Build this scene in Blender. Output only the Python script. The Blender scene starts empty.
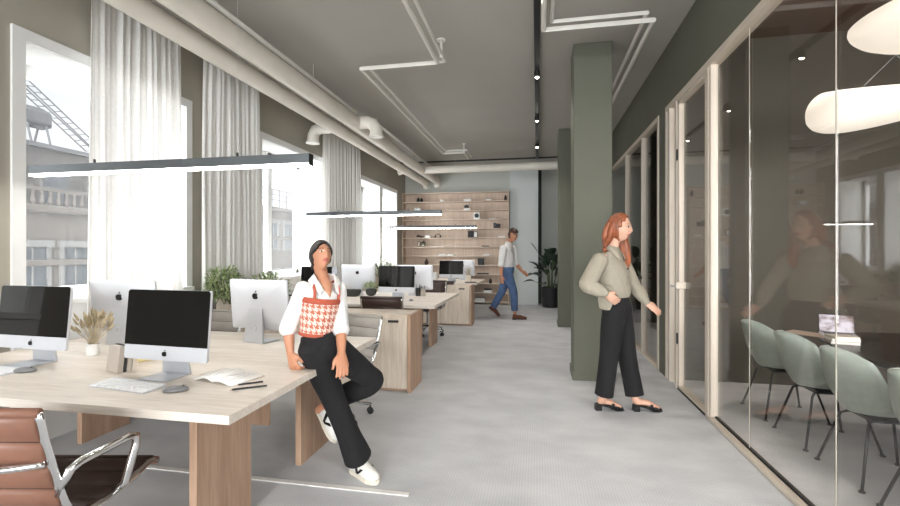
import bpy, bmesh, math, random
from math import sin, cos, pi, radians
from mathutils import Vector, Matrix, noise
random.seed(7)
SC = bpy.context.scene
COL = SC.collection
V = Vector

# ------------------------------------------------------------------ camera
FPX, VPX, VPY, EYE = 450.0, 537.0, 251.0, 1.40
TH = math.atan((VPX - 450) / FPX); CT, ST = cos(TH), sin(TH)
cam_d = bpy.data.cameras.new('camera'); cam = bpy.data.objects.new('camera', cam_d); COL.objects.link(cam)
cam_d.sensor_width = 36; cam_d.lens = 36 * FPX / 900; cam_d.shift_y = -2 / 900
cam.location = (0, 0, EYE); cam.rotation_euler = (pi / 2, 0, TH); cam_d.clip_start = .05
SC.camera = cam

def at(u, v, d):                    # point seen at photo pixel (u, v), d metres along the optical axis
    r = (u - 450) / FPX * d
    return V((r * CT - d * ST, r * ST + d * CT, EYE - (v - VPY) / FPX * d))
def atz(u, v, z):                   # the same on the horizontal plane z
    return at(u, v, FPX * (EYE - z) / (v - VPY))
def aty(u, v, y):
    p = at(u, v, 1.0); return at(u, v, y / p.y)

# ------------------------------------------------------------------ materials
def lin(c):
    c = c / 255.0
    return c / 12.92 if c <= .04045 else ((c + .055) / 1.055) ** 2.4
def RGB(r, g, b): return (lin(r), lin(g), lin(b), 1)
def newmat(name):
    m = bpy.data.materials.new(name); m.use_nodes = True
    nt = m.node_tree; nt.nodes.clear()
    out = nt.nodes.new('ShaderNodeOutputMaterial')
    return m, nt, out
def N(nt, t, **kw):
    n = nt.nodes.new(t)
    for k, v in kw.items():
        if k in n.inputs: n.inputs[k].default_value = v
        else: setattr(n, k, v)
    return n
def noise_col(nt, c1, c2, scale, detail=3, vec=(1, 1, 1), lo=.35, hi=.65):
    tc = N(nt, 'ShaderNodeTexCoord'); mp = N(nt, 'ShaderNodeMapping'); mp.inputs['Scale'].default_value = vec
    nt.links.new(tc.outputs['Object'], mp.inputs['Vector'])
    nz = N(nt, 'ShaderNodeTexNoise', Scale=scale, Detail=detail)
    nt.links.new(mp.outputs[0], nz.inputs['Vector'])
    rp = N(nt, 'ShaderNodeValToRGB')
    rp.color_ramp.elements[0].position = lo; rp.color_ramp.elements[0].color = c1
    rp.color_ramp.elements[1].position = hi; rp.color_ramp.elements[1].color = c2
    nt.links.new(nz.outputs['Fac'], rp.inputs['Fac'])
    return rp.outputs['Color'], nz.outputs['Fac'], mp.outputs[0]
def bump(nt, bs, height, strength, dist=.01):
    b = N(nt, 'ShaderNodeBump', Strength=strength, Distance=dist)
    nt.links.new(height, b.inputs['Height']); nt.links.new(b.outputs[0], bs.inputs['Normal'])
def mat(name, col, rough=.6, metal=0, var=.06, scale=6, bmp=0, bscale=None, spec=.5, emit=None, sheen=0, vec=(1, 1, 1), bd=.01):
    m, nt, out = newmat(name)
    bs = N(nt, 'ShaderNodeBsdfPrincipled', Roughness=rough, Metallic=metal)
    bs.inputs['Specular IOR Level'].default_value = spec
    c = RGB(*col)
    c1 = tuple(x * (1 - var) for x in c[:3]) + (1,); c2 = tuple(min(1, x * (1 + var)) for x in c[:3]) + (1,)
    o, f, mv = noise_col(nt, c1, c2, scale, vec=vec)
    nt.links.new(o, bs.inputs['Base Color'])
    if bmp:
        nz = N(nt, 'ShaderNodeTexNoise', Scale=bscale or scale * 4, Detail=4)
        nt.links.new(mv, nz.inputs['Vector'])
        bump(nt, bs, nz.outputs['Fac'], bmp, bd)
    if sheen: bs.inputs['Sheen Weight'].default_value = sheen
    if emit:
        bs.inputs['Emission Color'].default_value = RGB(*emit[0]); bs.inputs['Emission Strength'].default_value = emit[1]
    nt.links.new(bs.outputs[0], out.inputs[0])
    return m
def wood(name, c1, c2, axis='x', rough=.5, fine=1.0):
    m, nt, out = newmat(name)
    bs = N(nt, 'ShaderNodeBsdfPrincipled', Roughness=rough)
    bs.inputs['Specular IOR Level'].default_value = .35
    sc = {'x': (.9, 14, 14), 'y': (14, .9, 14), 'z': (14, 14, .9)}[axis]
    o, f, mv = noise_col(nt, RGB(*c1), RGB(*c2), 1.0 * fine, 5, sc, .3, .7)
    n2 = N(nt, 'ShaderNodeTexNoise', Scale=6.0 * fine, Detail=4)
    nt.links.new(mv, n2.inputs['Vector'])
    mx = N(nt, 'ShaderNodeMixRGB', blend_type='MULTIPLY', Fac=.35)
    r2 = N(nt, 'ShaderNodeValToRGB'); r2.color_ramp.elements[0].position = .3; r2.color_ramp.elements[1].position = .62
    r2.color_ramp.elements[0].color = (.55, .5, .46, 1)
    nt.links.new(n2.outputs['Fac'], r2.inputs['Fac'])
    nt.links.new(o, mx.inputs[1]); nt.links.new(r2.outputs[0], mx.inputs[2])
    nt.links.new(mx.outputs[0], bs.inputs['Base Color'])
    bump(nt, bs, n2.outputs['Fac'], .05)
    nt.links.new(bs.outputs[0], out.inputs[0])
    return m
def glass(name, tint, gloss=1.0):
    # clear pane: what is behind shows through, the room mirrors in it more and more towards grazing angles
    m, nt, out = newmat(name)
    g = N(nt, 'ShaderNodeNewGeometry'); dp = N(nt, 'ShaderNodeVectorMath', operation='DOT_PRODUCT')
    nt.links.new(g.outputs['Incoming'], dp.inputs[0]); nt.links.new(g.outputs['Normal'], dp.inputs[1])
    a = N(nt, 'ShaderNodeMath', operation='ABSOLUTE'); nt.links.new(dp.outputs['Value'], a.inputs[0])
    s = N(nt, 'ShaderNodeMath', operation='SUBTRACT'); s.inputs[0].default_value = 1; nt.links.new(a.outputs[0], s.inputs[1])
    p = N(nt, 'ShaderNodeMath', operation='POWER'); nt.links.new(s.outputs[0], p.inputs[0]); p.inputs[1].default_value = 5
    mu = N(nt, 'ShaderNodeMath', operation='MULTIPLY_ADD'); nt.links.new(p.outputs[0], mu.inputs[0])
    mu.inputs[1].default_value = .96 * gloss; mu.inputs[2].default_value = .04 * gloss
    tr = N(nt, 'ShaderNodeBsdfTransparent'); tr.inputs['Color'].default_value = tint
    gl = N(nt, 'ShaderNodeBsdfGlossy', Roughness=0.0); gl.inputs['Color'].default_value = (.95, .95, .95, 1)
    mx = N(nt, 'ShaderNodeMixShader'); nt.links.new(mu.outputs[0], mx.inputs[0])
    nt.links.new(tr.outputs[0], mx.inputs[1]); nt.links.new(gl.outputs[0], mx.inputs[2])
    nt.links.new(mx.outputs[0], out.inputs[0])
    return m
def emis(name, col, s):
    m, nt, out = newmat(name)
    e = N(nt, 'ShaderNodeEmission', Strength=s); e.inputs['Color'].default_value = RGB(*col)
    nt.links.new(e.outputs[0], out.inputs[0]); return m
def sheer(name, col, see):
    m, nt, out = newmat(name)
    o, f, mv = noise_col(nt, RGB(*col), RGB(*[min(255, c + 6) for c in col]), 40)
    d = N(nt, 'ShaderNodeBsdfDiffuse'); t = N(nt, 'ShaderNodeBsdfTranslucent'); tr = N(nt, 'ShaderNodeBsdfTransparent')
    nt.links.new(o, d.inputs['Color']); nt.links.new(o, t.inputs['Color'])
    a = N(nt, 'ShaderNodeMixShader'); a.inputs[0].default_value = .3
    b = N(nt, 'ShaderNodeMixShader'); b.inputs[0].default_value = see
    nt.links.new(d.outputs[0], a.inputs[1]); nt.links.new(t.outputs[0], a.inputs[2])
    nt.links.new(a.outputs[0], b.inputs[1]); nt.links.new(tr.outputs[0], b.inputs[2])
    nt.links.new(b.outputs[0], out.inputs[0]); return m
def carpet(name):
    m, nt, out = newmat(name)
    bs = N(nt, 'ShaderNodeBsdfPrincipled', Roughness=.95); bs.inputs['Specular IOR Level'].default_value = .1
    o, f, mv = noise_col(nt, RGB(194, 195, 198), RGB(209, 210, 212), 2.2, 6, (1, 1.6, 1))
    sp = N(nt, 'ShaderNodeSeparateXYZ'); nt.links.new(mv, sp.inputs[0])
    def wv(ax, ay, sc):
        w = N(nt, 'ShaderNodeMath', operation='MULTIPLY'); nt.links.new(sp.outputs[0], w.inputs[0]); w.inputs[1].default_value = ax * sc
        w2 = N(nt, 'ShaderNodeMath', operation='MULTIPLY_ADD'); nt.links.new(sp.outputs[1], w2.inputs[0]); w2.inputs[1].default_value = ay * sc
        nt.links.new(w.outputs[0], w2.inputs[2])
        s = N(nt, 'ShaderNodeMath', operation='SINE'); nt.links.new(w2.outputs[0], s.inputs[0]); return s
    s1, s2 = wv(1, .62, 180), wv(1, -.62, 180)
    mm = N(nt, 'ShaderNodeMath', operation='MULTIPLY'); nt.links.new(s1.outputs[0], mm.inputs[0]); nt.links.new(s2.outputs[0], mm.inputs[1])
    ad = N(nt, 'ShaderNodeMath', operation='MULTIPLY_ADD'); nt.links.new(mm.outputs[0], ad.inputs[0]); ad.inputs[1].default_value = .09; ad.inputs[2].default_value = .97
    mx = N(nt, 'ShaderNodeMixRGB', blend_type='MULTIPLY', Fac=1.0); nt.links.new(o, mx.inputs[1]); nt.links.new(ad.outputs[0], mx.inputs[2])
    nf = N(nt, 'ShaderNodeTexNoise', Scale=90, Detail=3); nt.links.new(mv, nf.inputs['Vector'])
    rf = N(nt, 'ShaderNodeValToRGB'); rf.color_ramp.elements[0].color = (.86, .86, .86, 1); rf.color_ramp.elements[0].position = .3; rf.color_ramp.elements[1].position = .7
    nt.links.new(nf.outputs['Fac'], rf.inputs['Fac'])
    m2 = N(nt, 'ShaderNodeMixRGB', blend_type='MULTIPLY', Fac=.6); nt.links.new(mx.outputs[0], m2.inputs[1]); nt.links.new(rf.outputs[0], m2.inputs[2])
    nt.links.new(m2.outputs[0], bs.inputs['Base Color'])
    bump(nt, bs, nf.outputs['Fac'], .25, .004)
    nt.links.new(bs.outputs[0], out.inputs[0]); return m
def hound(name, c1, c2):
    # houndstooth knit: two-by-two twill of four dark and four light threads, laid on the garment's UVs
    m, nt, out = newmat(name)
    bs = N(nt, 'ShaderNodeBsdfPrincipled', Roughness=.9)
    uv = N(nt, 'ShaderNodeUVMap'); sp = N(nt, 'ShaderNodeSeparateXYZ'); nt.links.new(uv.outputs[0], sp.inputs[0])
    def mth(op, a, b=None):
        n = N(nt, 'ShaderNodeMath', operation=op)
        for i, x in enumerate((a, b)):
            if x is None: continue
            if isinstance(x, (int, float)): n.inputs[i].default_value = x
            else: nt.links.new(x, n.inputs[i])
        return n.outputs[0]
    u, v = sp.outputs[0], sp.outputs[1]
    A = mth('LESS_THAN', mth('FRACT', u), .5); Bq = mth('LESS_THAN', mth('FRACT', v), .5)
    tw = mth('LESS_THAN', mth('FRACT', mth('MULTIPLY', mth('ADD', u, v), 2)), .5)
    r = mth('ADD', mth('MULTIPLY', tw, A), mth('MULTIPLY', mth('SUBTRACT', 1, tw), Bq))
    mx = N(nt, 'ShaderNodeMixRGB'); nt.links.new(r, mx.inputs[0]); mx.inputs[1].default_value = RGB(*c2); mx.inputs[2].default_value = RGB(*c1)
    nt.links.new(mx.outputs[0], bs.inputs['Base Color']); nt.links.new(bs.outputs[0], out.inputs[0]); return m

M = {}
M['wall'] = mat('wall_paint', (168, 162, 150), .9, var=.03, scale=1.2)
M['ceil'] = mat('ceiling_paint', (172, 168, 160), .9, var=.03, scale=1)
M['backwall'] = mat('back_wall_paint', (190, 191, 184), .9, var=.03, scale=1)
M['panelwall'] = mat('pale_panel_paint', (206, 210, 208), .85, var=.02, scale=1)
M['green'] = mat('green_grey_paint', (96, 97, 84), .75, var=.04, scale=1.5)
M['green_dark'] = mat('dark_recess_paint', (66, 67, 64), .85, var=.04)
M['brown'] = mat('olive_brown_paint', (62, 55, 43), .6, var=.05, scale=1.2)
M['brownceil'] = mat('brown_ceiling_paint', (88, 66, 54), .7, var=.06)
M['white'] = mat('white_paint', (236, 236, 234), .5, var=.015)
M['whitemetal'] = mat('white_enamel', (214, 210, 202), .42, var=.03, scale=2)
M['pipe'] = mat('pipe_paint', (216, 210, 199), .5, var=.04, scale=3)
M['beige'] = mat('beige_frame', (206, 194, 178), .45, var=.03, scale=3)
M['joint'] = mat('pale_glass_seal', (190, 184, 172), .4)
M['black'] = mat('black_metal', (26, 26, 27), .4, var=.1)
M['soft_black'] = mat('black_plastic', (34, 34, 36), .6, var=.1)
M['slot'] = mat('shadow_gap_black', (30, 28, 27), .9)
M['lampbody'] = mat('graphite_aluminium', (92, 96, 98), .42, .5, var=.05)
M['alu'] = mat('brushed_aluminium', (198, 201, 206), .38, .35, var=.02, scale=2)
M['alulight'] = mat('pale_aluminium', (204, 206, 211), .45, .15, var=.015)
M['chrome'] = mat('polished_aluminium', (225, 225, 225), .14, 1, var=.02)
M['screen'] = mat('black_screen_glass', (5, 5, 6), .04, var=0, spec=.5)
M['logo'] = mat('black_emblem', (12, 12, 14), .2, var=0)
M['desk_top'] = wood('pale_oak_top', (214, 203, 191), (232, 224, 214), 'x', .42)
M['desk_leg'] = wood('warm_oak_panel', (166, 134, 112), (196, 166, 142), 'z', .5)
M['cab_front'] = wood('limed_oak_front', (200, 186, 169), (224, 211, 196), 'z', .5)
M['shelf_wood'] = wood('bookcase_oak', (198, 178, 160), (216, 199, 182), 'z', .6, .5)
M['shelf_edge'] = wood('bookcase_shelf_oak', (214, 198, 182), (230, 216, 202), 'x', .6)
M['carpet'] = carpet('grey_carpet')
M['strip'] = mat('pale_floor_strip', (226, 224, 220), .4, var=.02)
M['glass'] = glass('window_glass', (.97, .98, .99, 1))
M['mglass'] = glass('bronze_partition_glass', (.935, .92, .90, 1), .8)
M['curtain'] = sheer('sheer_white_voile', (248, 247, 245), .08)
M['lamp_on'] = emis('lit_diffuser', (255, 252, 246), 20)
M['spot_on'] = emis('lit_spot_lens', (255, 244, 228), 25)
M['paperlamp'] = mat('lit_fabric_shade', (240, 232, 220), .8, var=.02, emit=((255, 246, 234), .40))
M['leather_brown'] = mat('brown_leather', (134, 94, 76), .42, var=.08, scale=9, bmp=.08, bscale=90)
M['leather_dark_or_shaded'] = mat('dark_brown_leather', (62, 45, 40), .42, var=.08, scale=9, bmp=.08, bscale=90)  # own colour of the dark items, painted shade on the brown chair's seat
M['leather_grey'] = mat('grey_leather', (164, 158, 150), .5, var=.06, scale=9, bmp=.08, bscale=90)
M['leather_seam'] = mat('leather_seam', (44, 34, 30), .7)
M['sage'] = mat('sage_upholstery', (150, 160, 153), .9, var=.05, scale=30, bmp=.15, bscale=300, sheen=.2)
M['teal'] = mat('blue_grey_upholstery', (112, 132, 140), .9, var=.05, scale=30)
M['table_black'] = wood('black_stained_oak', (24, 19, 18), (40, 31, 28), 'y', .3)
M['leaf1'] = mat('fresh_leaf', (128, 144, 96), .5, var=.35, scale=14)
M['leaf2'] = mat('pale_leaf', (172, 182, 138), .5, var=.25, scale=14)
M['leaf_dark'] = mat('dark_glossy_leaf', (42, 56, 44), .32, var=.3, scale=8)
M['stem'] = mat('green_stem', (84, 96, 62), .6)
M['soil'] = mat('potting_soil', (52, 42, 34), .95, var=.3, scale=40)
M['pot_black'] = mat('black_pot', (28, 28, 29), .45, var=.1)
M['dry'] = mat('dried_wheat', (184, 170, 142), .8, var=.2, scale=30)
M['drystem'] = mat('dried_stem', (206, 194, 168), .8, var=.1)
M['paper'] = mat('white_paper', (240, 239, 235), .8, var=.015)
M['yellow'] = mat('yellow_paper', (226, 208, 150), .8, var=.04)
M['taupe'] = mat('taupe_book_cloth', (176, 166, 156), .8, var=.04)
M['cream'] = mat('cream_book_cloth', (216, 206, 192), .8, var=.03)
M['ink'] = mat('printed_ink', (110, 110, 114), .8)
M['tan'] = mat('tan_paper', (204, 182, 164), .8, var=.04)
M['glassware'] = glass('clear_glassware', (.9, .93, .92, 1), 1.5)
M['stone'] = mat('dark_stone', (48, 50, 46), .6, var=.2, scale=20)
M['keygrey'] = mat('white_keycaps', (242, 242, 243), .5, var=.01)
M['mouse'] = mat('grey_mouse_shell', (118, 118, 120), .3, var=.05)
# exterior
M['facade'] = mat('grey_stone_facade', (62, 57, 52), .9, var=.08, scale=2, bmp=.1)
M['facade2'] = mat('facade_shade_stone', (56, 53, 51), .9, var=.1, scale=2)
M['facpane'] = mat('far_window_glass', (50, 53, 56), .3, var=.1)
M['facwhite'] = mat('far_window_frame', (78, 77, 75), .7)
M['roofmetal'] = mat('roof_sheet', (50, 50, 52), .7, var=.1)
# people
M['skin1'] = mat('skin_tan', (188, 132, 102), .5, var=.05, scale=8)
M['skin2'] = mat('skin_fair', (214, 168, 144), .5, var=.05, scale=8)
M['lip'] = mat('lips', (176, 92, 82), .4, var=.05)
M['eye'] = mat('eye_white', (226, 220, 214), .25, var=0)
M['iris'] = mat('dark_eye', (38, 26, 20), .2, var=0)
M['brow'] = mat('eyebrow', (62, 42, 32), .8)
M['brow_red'] = mat('auburn_eyebrow', (140, 92, 66), .8)
M['hair_dark'] = mat('dark_hair', (30, 19, 16), .62, var=.3, scale=25, bmp=.3, bscale=30, vec=(3, 3, .5))
M['hair_red'] = mat('auburn_hair', (142, 80, 50), .45, var=.38, scale=16, bmp=.6, bscale=22, vec=(3, 3, .25))
M['hair_brown'] = mat('brown_hair', (62, 38, 28), .5, var=.25, scale=40)
M['shirt_white'] = mat('white_shirt_cotton', (224, 222, 220), .85, var=.03, scale=8, bmp=.6, bscale=14, bd=.03)
M['blouse'] = mat('khaki_blouse', (158, 150, 134), .8, var=.05, scale=6, bmp=.7, bscale=11, bd=.035, vec=(1, 1, .6))
M['trouser_black'] = mat('black_trouser_cloth', (21, 20, 22), .9, var=.12, scale=10, bmp=.5, bscale=9, bd=.03, vec=(1, 1, .4))
M['jeans'] = mat('blue_denim', (76, 98, 134), .9, var=.15, scale=10, bmp=.3, bscale=20)
M['knit'] = hound('houndstooth_knit', (184, 100, 76), (226, 206, 194))
M['knit_edge'] = mat('orange_knit_band', (174, 84, 62), .9, var=.06, scale=60)
M['sneaker'] = mat('white_sneaker_leather', (236, 234, 228), .5, var=.02)
M['sole'] = mat('cream_rubber_sole', (222, 214, 198), .7, var=.03)
M['sandal'] = mat('black_sandal_leather', (22, 21, 22), .4)
M['loafer'] = mat('brown_suede', (92, 52, 36), .8, var=.1)

# ------------------------------------------------------------------ mesh builder
class B:
    def __init__(s): s.bm = bmesh.new()
    def box(s, x0, x1, y0, y1, z0, z1, bev=0, mtx=None, seg=2):
        t = bmesh.new(); bmesh.ops.create_cube(t, size=1)
        for v in t.verts: v.co = V(((x0 + x1) / 2 + v.co.x * (x1 - x0), (y0 + y1) / 2 + v.co.y * (y1 - y0), (z0 + z1) / 2 + v.co.z * (z1 - z0)))
        if bev: bmesh.ops.bevel(t, geom=t.edges[:], offset=bev, segments=seg, profile=.5, affect='EDGES')
        return s.merge(t, mtx)
    def merge(s, t, mtx=None):
        if mtx is not None: bmesh.ops.transform(t, matrix=mtx, verts=t.verts)
        me = bpy.data.meshes.new('t'); t.to_mesh(me); t.free(); s.bm.from_mesh(me); bpy.data.meshes.remove(me); return s
    def rings(s, rings, closed=False, caps=True):
        bm = s.bm; R = [[bm.verts.new(p) for p in r] for r in rings]
        n = len(R[0]); m = len(R)
        for i in range(m if closed else m - 1):
            a, b = R[i], R[(i + 1) % m]
            for k in range(n): bm.faces.new((a[k], a[(k + 1) % n], b[(k + 1) % n], b[k]))
        if caps and not closed:
            bm.faces.new(R[0][::-1]); bm.faces.new(R[-1])
        return s
    def tube(s, pts, r, n=10, closed=False, flat=1.0, caps=True):
        pts = [V(p) for p in pts]; m = len(pts); rr = r if isinstance(r, (list, tuple)) else [r] * m
        tans = []
        for i in range(m):
            a = pts[(i - 1) % m] if (closed or i > 0) else pts[i]; b = pts[(i + 1) % m] if (closed or i < m - 1) else pts[i]
            t = (b - a); tans.append(t.normalized() if t.length > 1e-9 else V((0, 0, 1)))
        up = V((0, 0, 1)) if abs(tans[0].z) < .9 else V((1, 0, 0))
        nrm = (up - tans[0] * up.dot(tans[0])).normalized(); rings = []
        for i in range(m):
            nrm = (nrm - tans[i] * nrm.dot(tans[i])).normalized(); bi = tans[i].cross(nrm)
            rings.append([pts[i] + nrm * (rr[i] * cos(2 * pi * k / n)) + bi * (rr[i] * flat * sin(2 * pi * k / n)) for k in range(n)])
        return s.rings(rings, closed, caps)
    def cyl(s, p0, p1, r0, r1=None, n=20): return s.tube([p0, p1], [r0, r0 if r1 is None else r1], n)
    def lathe(s, prof, c=(0, 0, 0), n=28):
        c = V(c)
        return s.rings([[c + V((max(r, .0004) * cos(2 * pi * k / n), max(r, .0004) * sin(2 * pi * k / n), z)) for k in range(n)] for r, z in prof])
    def ball(s, c, rx, ry=None, rz=None, n=16, mtx=None):
        t = bmesh.new(); bmesh.ops.create_uvsphere(t, u_segments=n, v_segments=max(8, n * 2 // 3), radius=1)
        for v in t.verts: v.co = V((v.co.x * rx, v.co.y * (ry or rx), v.co.z * (rz or rx)))
        if mtx is not None: bmesh.ops.transform(t, matrix=mtx, verts=t.verts)
        bmesh.ops.translate(t, vec=V(c), verts=t.verts); return s.merge(t)
    def prism(s, poly, h0, h1, f):     # poly: 2-D outline, f(a, b, h) -> point
        return s.rings([[V(f(a, b, h0)) for a, b in poly], [V(f(a, b, h1)) for a, b in poly]])
    def sheet(s, fn, nu, nv, th, nfn):  # closed sheet of thickness th around fn(u, v)
        bm = s.bm; g = []
        for sgn in (1, -1):
            g.append([[bm.verts.new(fn(i / nu, j / nv) + nfn(i / nu, j / nv) * (sgn * th / 2)) for j in range(nv + 1)] for i in range(nu + 1)])
        for k in range(2):
            for i in range(nu):
                for j in range(nv):
                    q = (g[k][i][j], g[k][i + 1][j], g[k][i + 1][j + 1], g[k][i][j + 1])
                    bm.faces.new(q if k == 0 else q[::-1])
        def wall(a, b):
            for i in range(len(a) - 1): bm.faces.new((a[i], b[i], b[i + 1], a[i + 1]))
        wall(g[0][0], g[1][0]); wall(g[1][nu], g[0][nu])
        wall([r[0] for r in g[1]], [r[0] for r in g[0]]); wall([r[nv] for r in g[0]], [r[nv] for r in g[1]])
        return s
    def obj(s, name, m, parent=None, smooth=False, loc=None, rz=None, recalc=True):
        if recalc: bmesh.ops.recalc_face_normals(s.bm, faces=s.bm.faces)
        me = bpy.data.meshes.new(name); s.bm.to_mesh(me); s.bm.free()
        o = bpy.data.objects.new(name, me); COL.objects.link(o)
        for x in (m if isinstance(m, (list, tuple)) else [m]): me.materials.append(x)
        if smooth:
            me.shade_smooth() if smooth == 2 else me.shade_auto_smooth(angle=radians(40)) if hasattr(me, 'shade_auto_smooth') else smooth_by_angle(me)
        if parent is not None: o.parent = parent
        if loc is not None: o.location = loc
        if rz is not None: o.rotation_euler = (0, 0, rz)
        return o
def smooth_by_angle(me, ang=radians(40)):
    bm = bmesh.new(); bm.from_mesh(me)
    for f in bm.faces: f.smooth = True
    for e in bm.edges:
        e.smooth = not (len(e.link_faces) == 2 and e.calc_face_angle(0) > ang)
    bm.to_mesh(me); bm.free()

def thing(name, label, cat, loc=(0, 0, 0), rz=0, group=None):
    o = bpy.data.objects.new(name, None); COL.objects.link(o); o.location = loc; o.rotation_euler = (0, 0, rz)
    o.empty_display_size = .1
    return tag(o, label, cat, group)
def tag(o, label, cat, group=None):
    o['label'] = label; o['category'] = cat
    if group: o['group'] = group
    return o
def struct(o, label=None, cat=None):
    o['kind'] = 'structure'
    if label: o['label'] = label
    if cat: o['category'] = cat
    return o
def sroot(name, label, cat): return struct(thing(name, label, cat))
def dup(root, loc, rz, label, group=None, mats=None):
    r = root.copy(); COL.objects.link(r); r.location = loc; r.rotation_euler = (0, 0, rz); r['label'] = label
    if group: r['group'] = group
    def swap(c):
        if mats and c.data.materials and c.data.materials[0].name in mats:
            c.data = c.data.copy(); c.data.materials[0] = mats[c.data.materials[0].name]
    for ch in list(root.children):
        c = ch.copy(); COL.objects.link(c); c.parent = r; swap(c)
        for g in ch.children:
            d = g.copy(); COL.objects.link(d); d.parent = c; swap(d)
    return r
def arc(c, r, a0, a1, n, f): return [f(c[0] + r * cos(a0 + (a1 - a0) * i / n), c[1] + r * sin(a0 + (a1 - a0) * i / n)) for i in range(n + 1)]
def rrect(w, h, r, n=5):
    out = []
    for cx, cy, a in ((w - r, h - r, 0), (-w + r, h - r, pi / 2), (-w + r, -h + r, pi), (w - r, -h + r, 3 * pi / 2)):
        out += [(cx + r * cos(a + pi / 2 * i / n), cy + r * sin(a + pi / 2 * i / n)) for i in range(n + 1)]
    return out
# ================================================================== THE SETTING
XL, XR, YB, HC = -3.58, 1.40, 12.0, 3.65
YF = -5.0                            # the office runs on behind the camera
WIN = [(2.555, 4.06), (5.35, 7.05), (8.3, 9.9), (10.06, 11.15), (1.74, 2.26), (-4.6, -3.0)]
WZ0, WZ1, WD = 1.02, 2.90, .45
struct(B().box(XL - .5, 5.6, YF - .3, YB + .6, -.12, 0).obj('floor', M['carpet']), 'grey woven carpet covering the office floor', 'floor')
struct(B().box(XL - .5, XR + .1, YF - .3, YB + .6, HC, HC + .15).obj('ceiling', M['ceil']), 'taupe grey painted office ceiling', 'ceiling')
b = B(); ys = sorted(WIN); y = YF - .3
for a, c in ys:
    b.box(XL - WD - .05, XL, y, a, 0, HC); y = c
    b.box(XL - WD - .05, XL, a, c, 0, WZ0); b.box(XL - WD - .05, XL, a, c, WZ1, HC)
b.box(XL - WD - .05, XL, y, YB + .6, 0, HC)
struct(b.obj('wall_left', M['wall']), 'warm grey wall with tall windows', 'wall')
b = B().box(XL, -.70, YB, YB + .15, 0, HC); b.box(.03, XR + .1, YB + .35, YB + .5, 0, HC)
struct(b.obj('wall_back', M['backwall']), 'grey back wall above the bookcase', 'wall')
struct(B().box(-.70, .03, YB - .12, YB + .5, 0, HC).obj('wall_back_pier', M['panelwall']), 'pale blue grey wall pier beside the bookcase', 'wall')
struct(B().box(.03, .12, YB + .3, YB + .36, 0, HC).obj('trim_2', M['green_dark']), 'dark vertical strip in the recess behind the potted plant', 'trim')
# unseen wall behind the camera, its tall windows added to flood the room with light
b = B(); y0, y1 = YF - .3, YF; x = XL
FILL_WIN = [(-3.4, -1.85), (-1.75, -.2), (-.1, 1.3)]
for a, c in FILL_WIN:
    b.box(x, a, y0, y1, 0, HC); b.box(a, c, y0, y1, 0, .3); b.box(a, c, y0, y1, 3.5, HC); x = c
b.box(x, XR + .1, y0, y1, 0, HC)
struct(b.obj('wall_front', M['wall']), 'grey end wall behind the camera with added floor to ceiling windows', 'wall')

def window(i, a, c):
    w = sroot('window_%d' % (i + 1), ['tall white window beside the sheer curtain nearest the camera', 'white window showing the far roof railing', 'white window just past the third curtain',
              'narrow white window nearest the bookcase', 'narrow white window in the near part of the left wall', 'white window at the near end of the left wall'][i], 'window')
    xo = XL - WD; b = B(); k = .075
    b.box(XL, XL + .02, a - k, a + .01, WZ0 - .02, WZ1 - .01); b.box(XL, XL + .02, c - .01, c + k, WZ0 - .02, WZ1 - .01); b.box(XL, XL + .0202, a - k, c + k, WZ1 - .01, WZ1 + k)
    b.obj('casing', M['white'], w)
    b = B(); b.box(xo - .02, XL, a, a + .015, WZ0, WZ1); b.box(xo - .02, XL, c - .015, c, WZ0, WZ1); b.box(xo - .02, XL, a, c, WZ1 - .015, WZ1)
    b.obj('reveal_lining', M['white'], w)
    b = B().box(xo - .02, XL + .06, a - .06, c + .06, WZ0 - .03, WZ0 + .012, .005); b.obj('window_sill', M['white'], w)
    B().box(XL, XL + .03, a - k, c + k, 0.0, WZ0 - .032, .003).obj('apron_panel', M['white'], w)
    b = B(); f = .065; xf0, xf1 = xo - .03, xo + .04; m = (a + c) / 2
    b.box(xf0, xf1, a + .015, a + .015 + f, WZ0 + .01, WZ1 - .015); b.box(xf0, xf1, c - .015 - f, c - .015, WZ0 + .01, WZ1 - .015)
    b.box(xf0, xf1, a, c, WZ1 - .015 - f * 1.5, WZ1 - .015); b.box(xf0, xf1, a, c, WZ0 + .01, WZ0 + .01 + f)
    if c - a > 1.2 and i != 0: b.box(xf0, xf1, m - .05, m + .05, WZ0 + .01, WZ1 - .015)
    fr = b.obj('window_frame', M['white'], w)
    B().box(xo - .005, xo + .005, a + .05, c - .05, WZ0 + .05, WZ1 - .08).obj('pane', M['glass'], fr)
    pl = bpy.data.lights.new('daylight_portal', 'AREA'); pl.shape = 'RECTANGLE'; pl.size = c - a; pl.size_y = WZ1 - WZ0; pl.cycles.is_portal = True
    po = bpy.data.objects.new('daylight_portal', pl); COL.objects.link(po); po.location = (xo - .06, m, (WZ0 + WZ1) / 2); po.rotation_euler = (pi / 2, 0, -pi / 2)
for i, (a, c) in enumerate(WIN): window(i, a, c)
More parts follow.
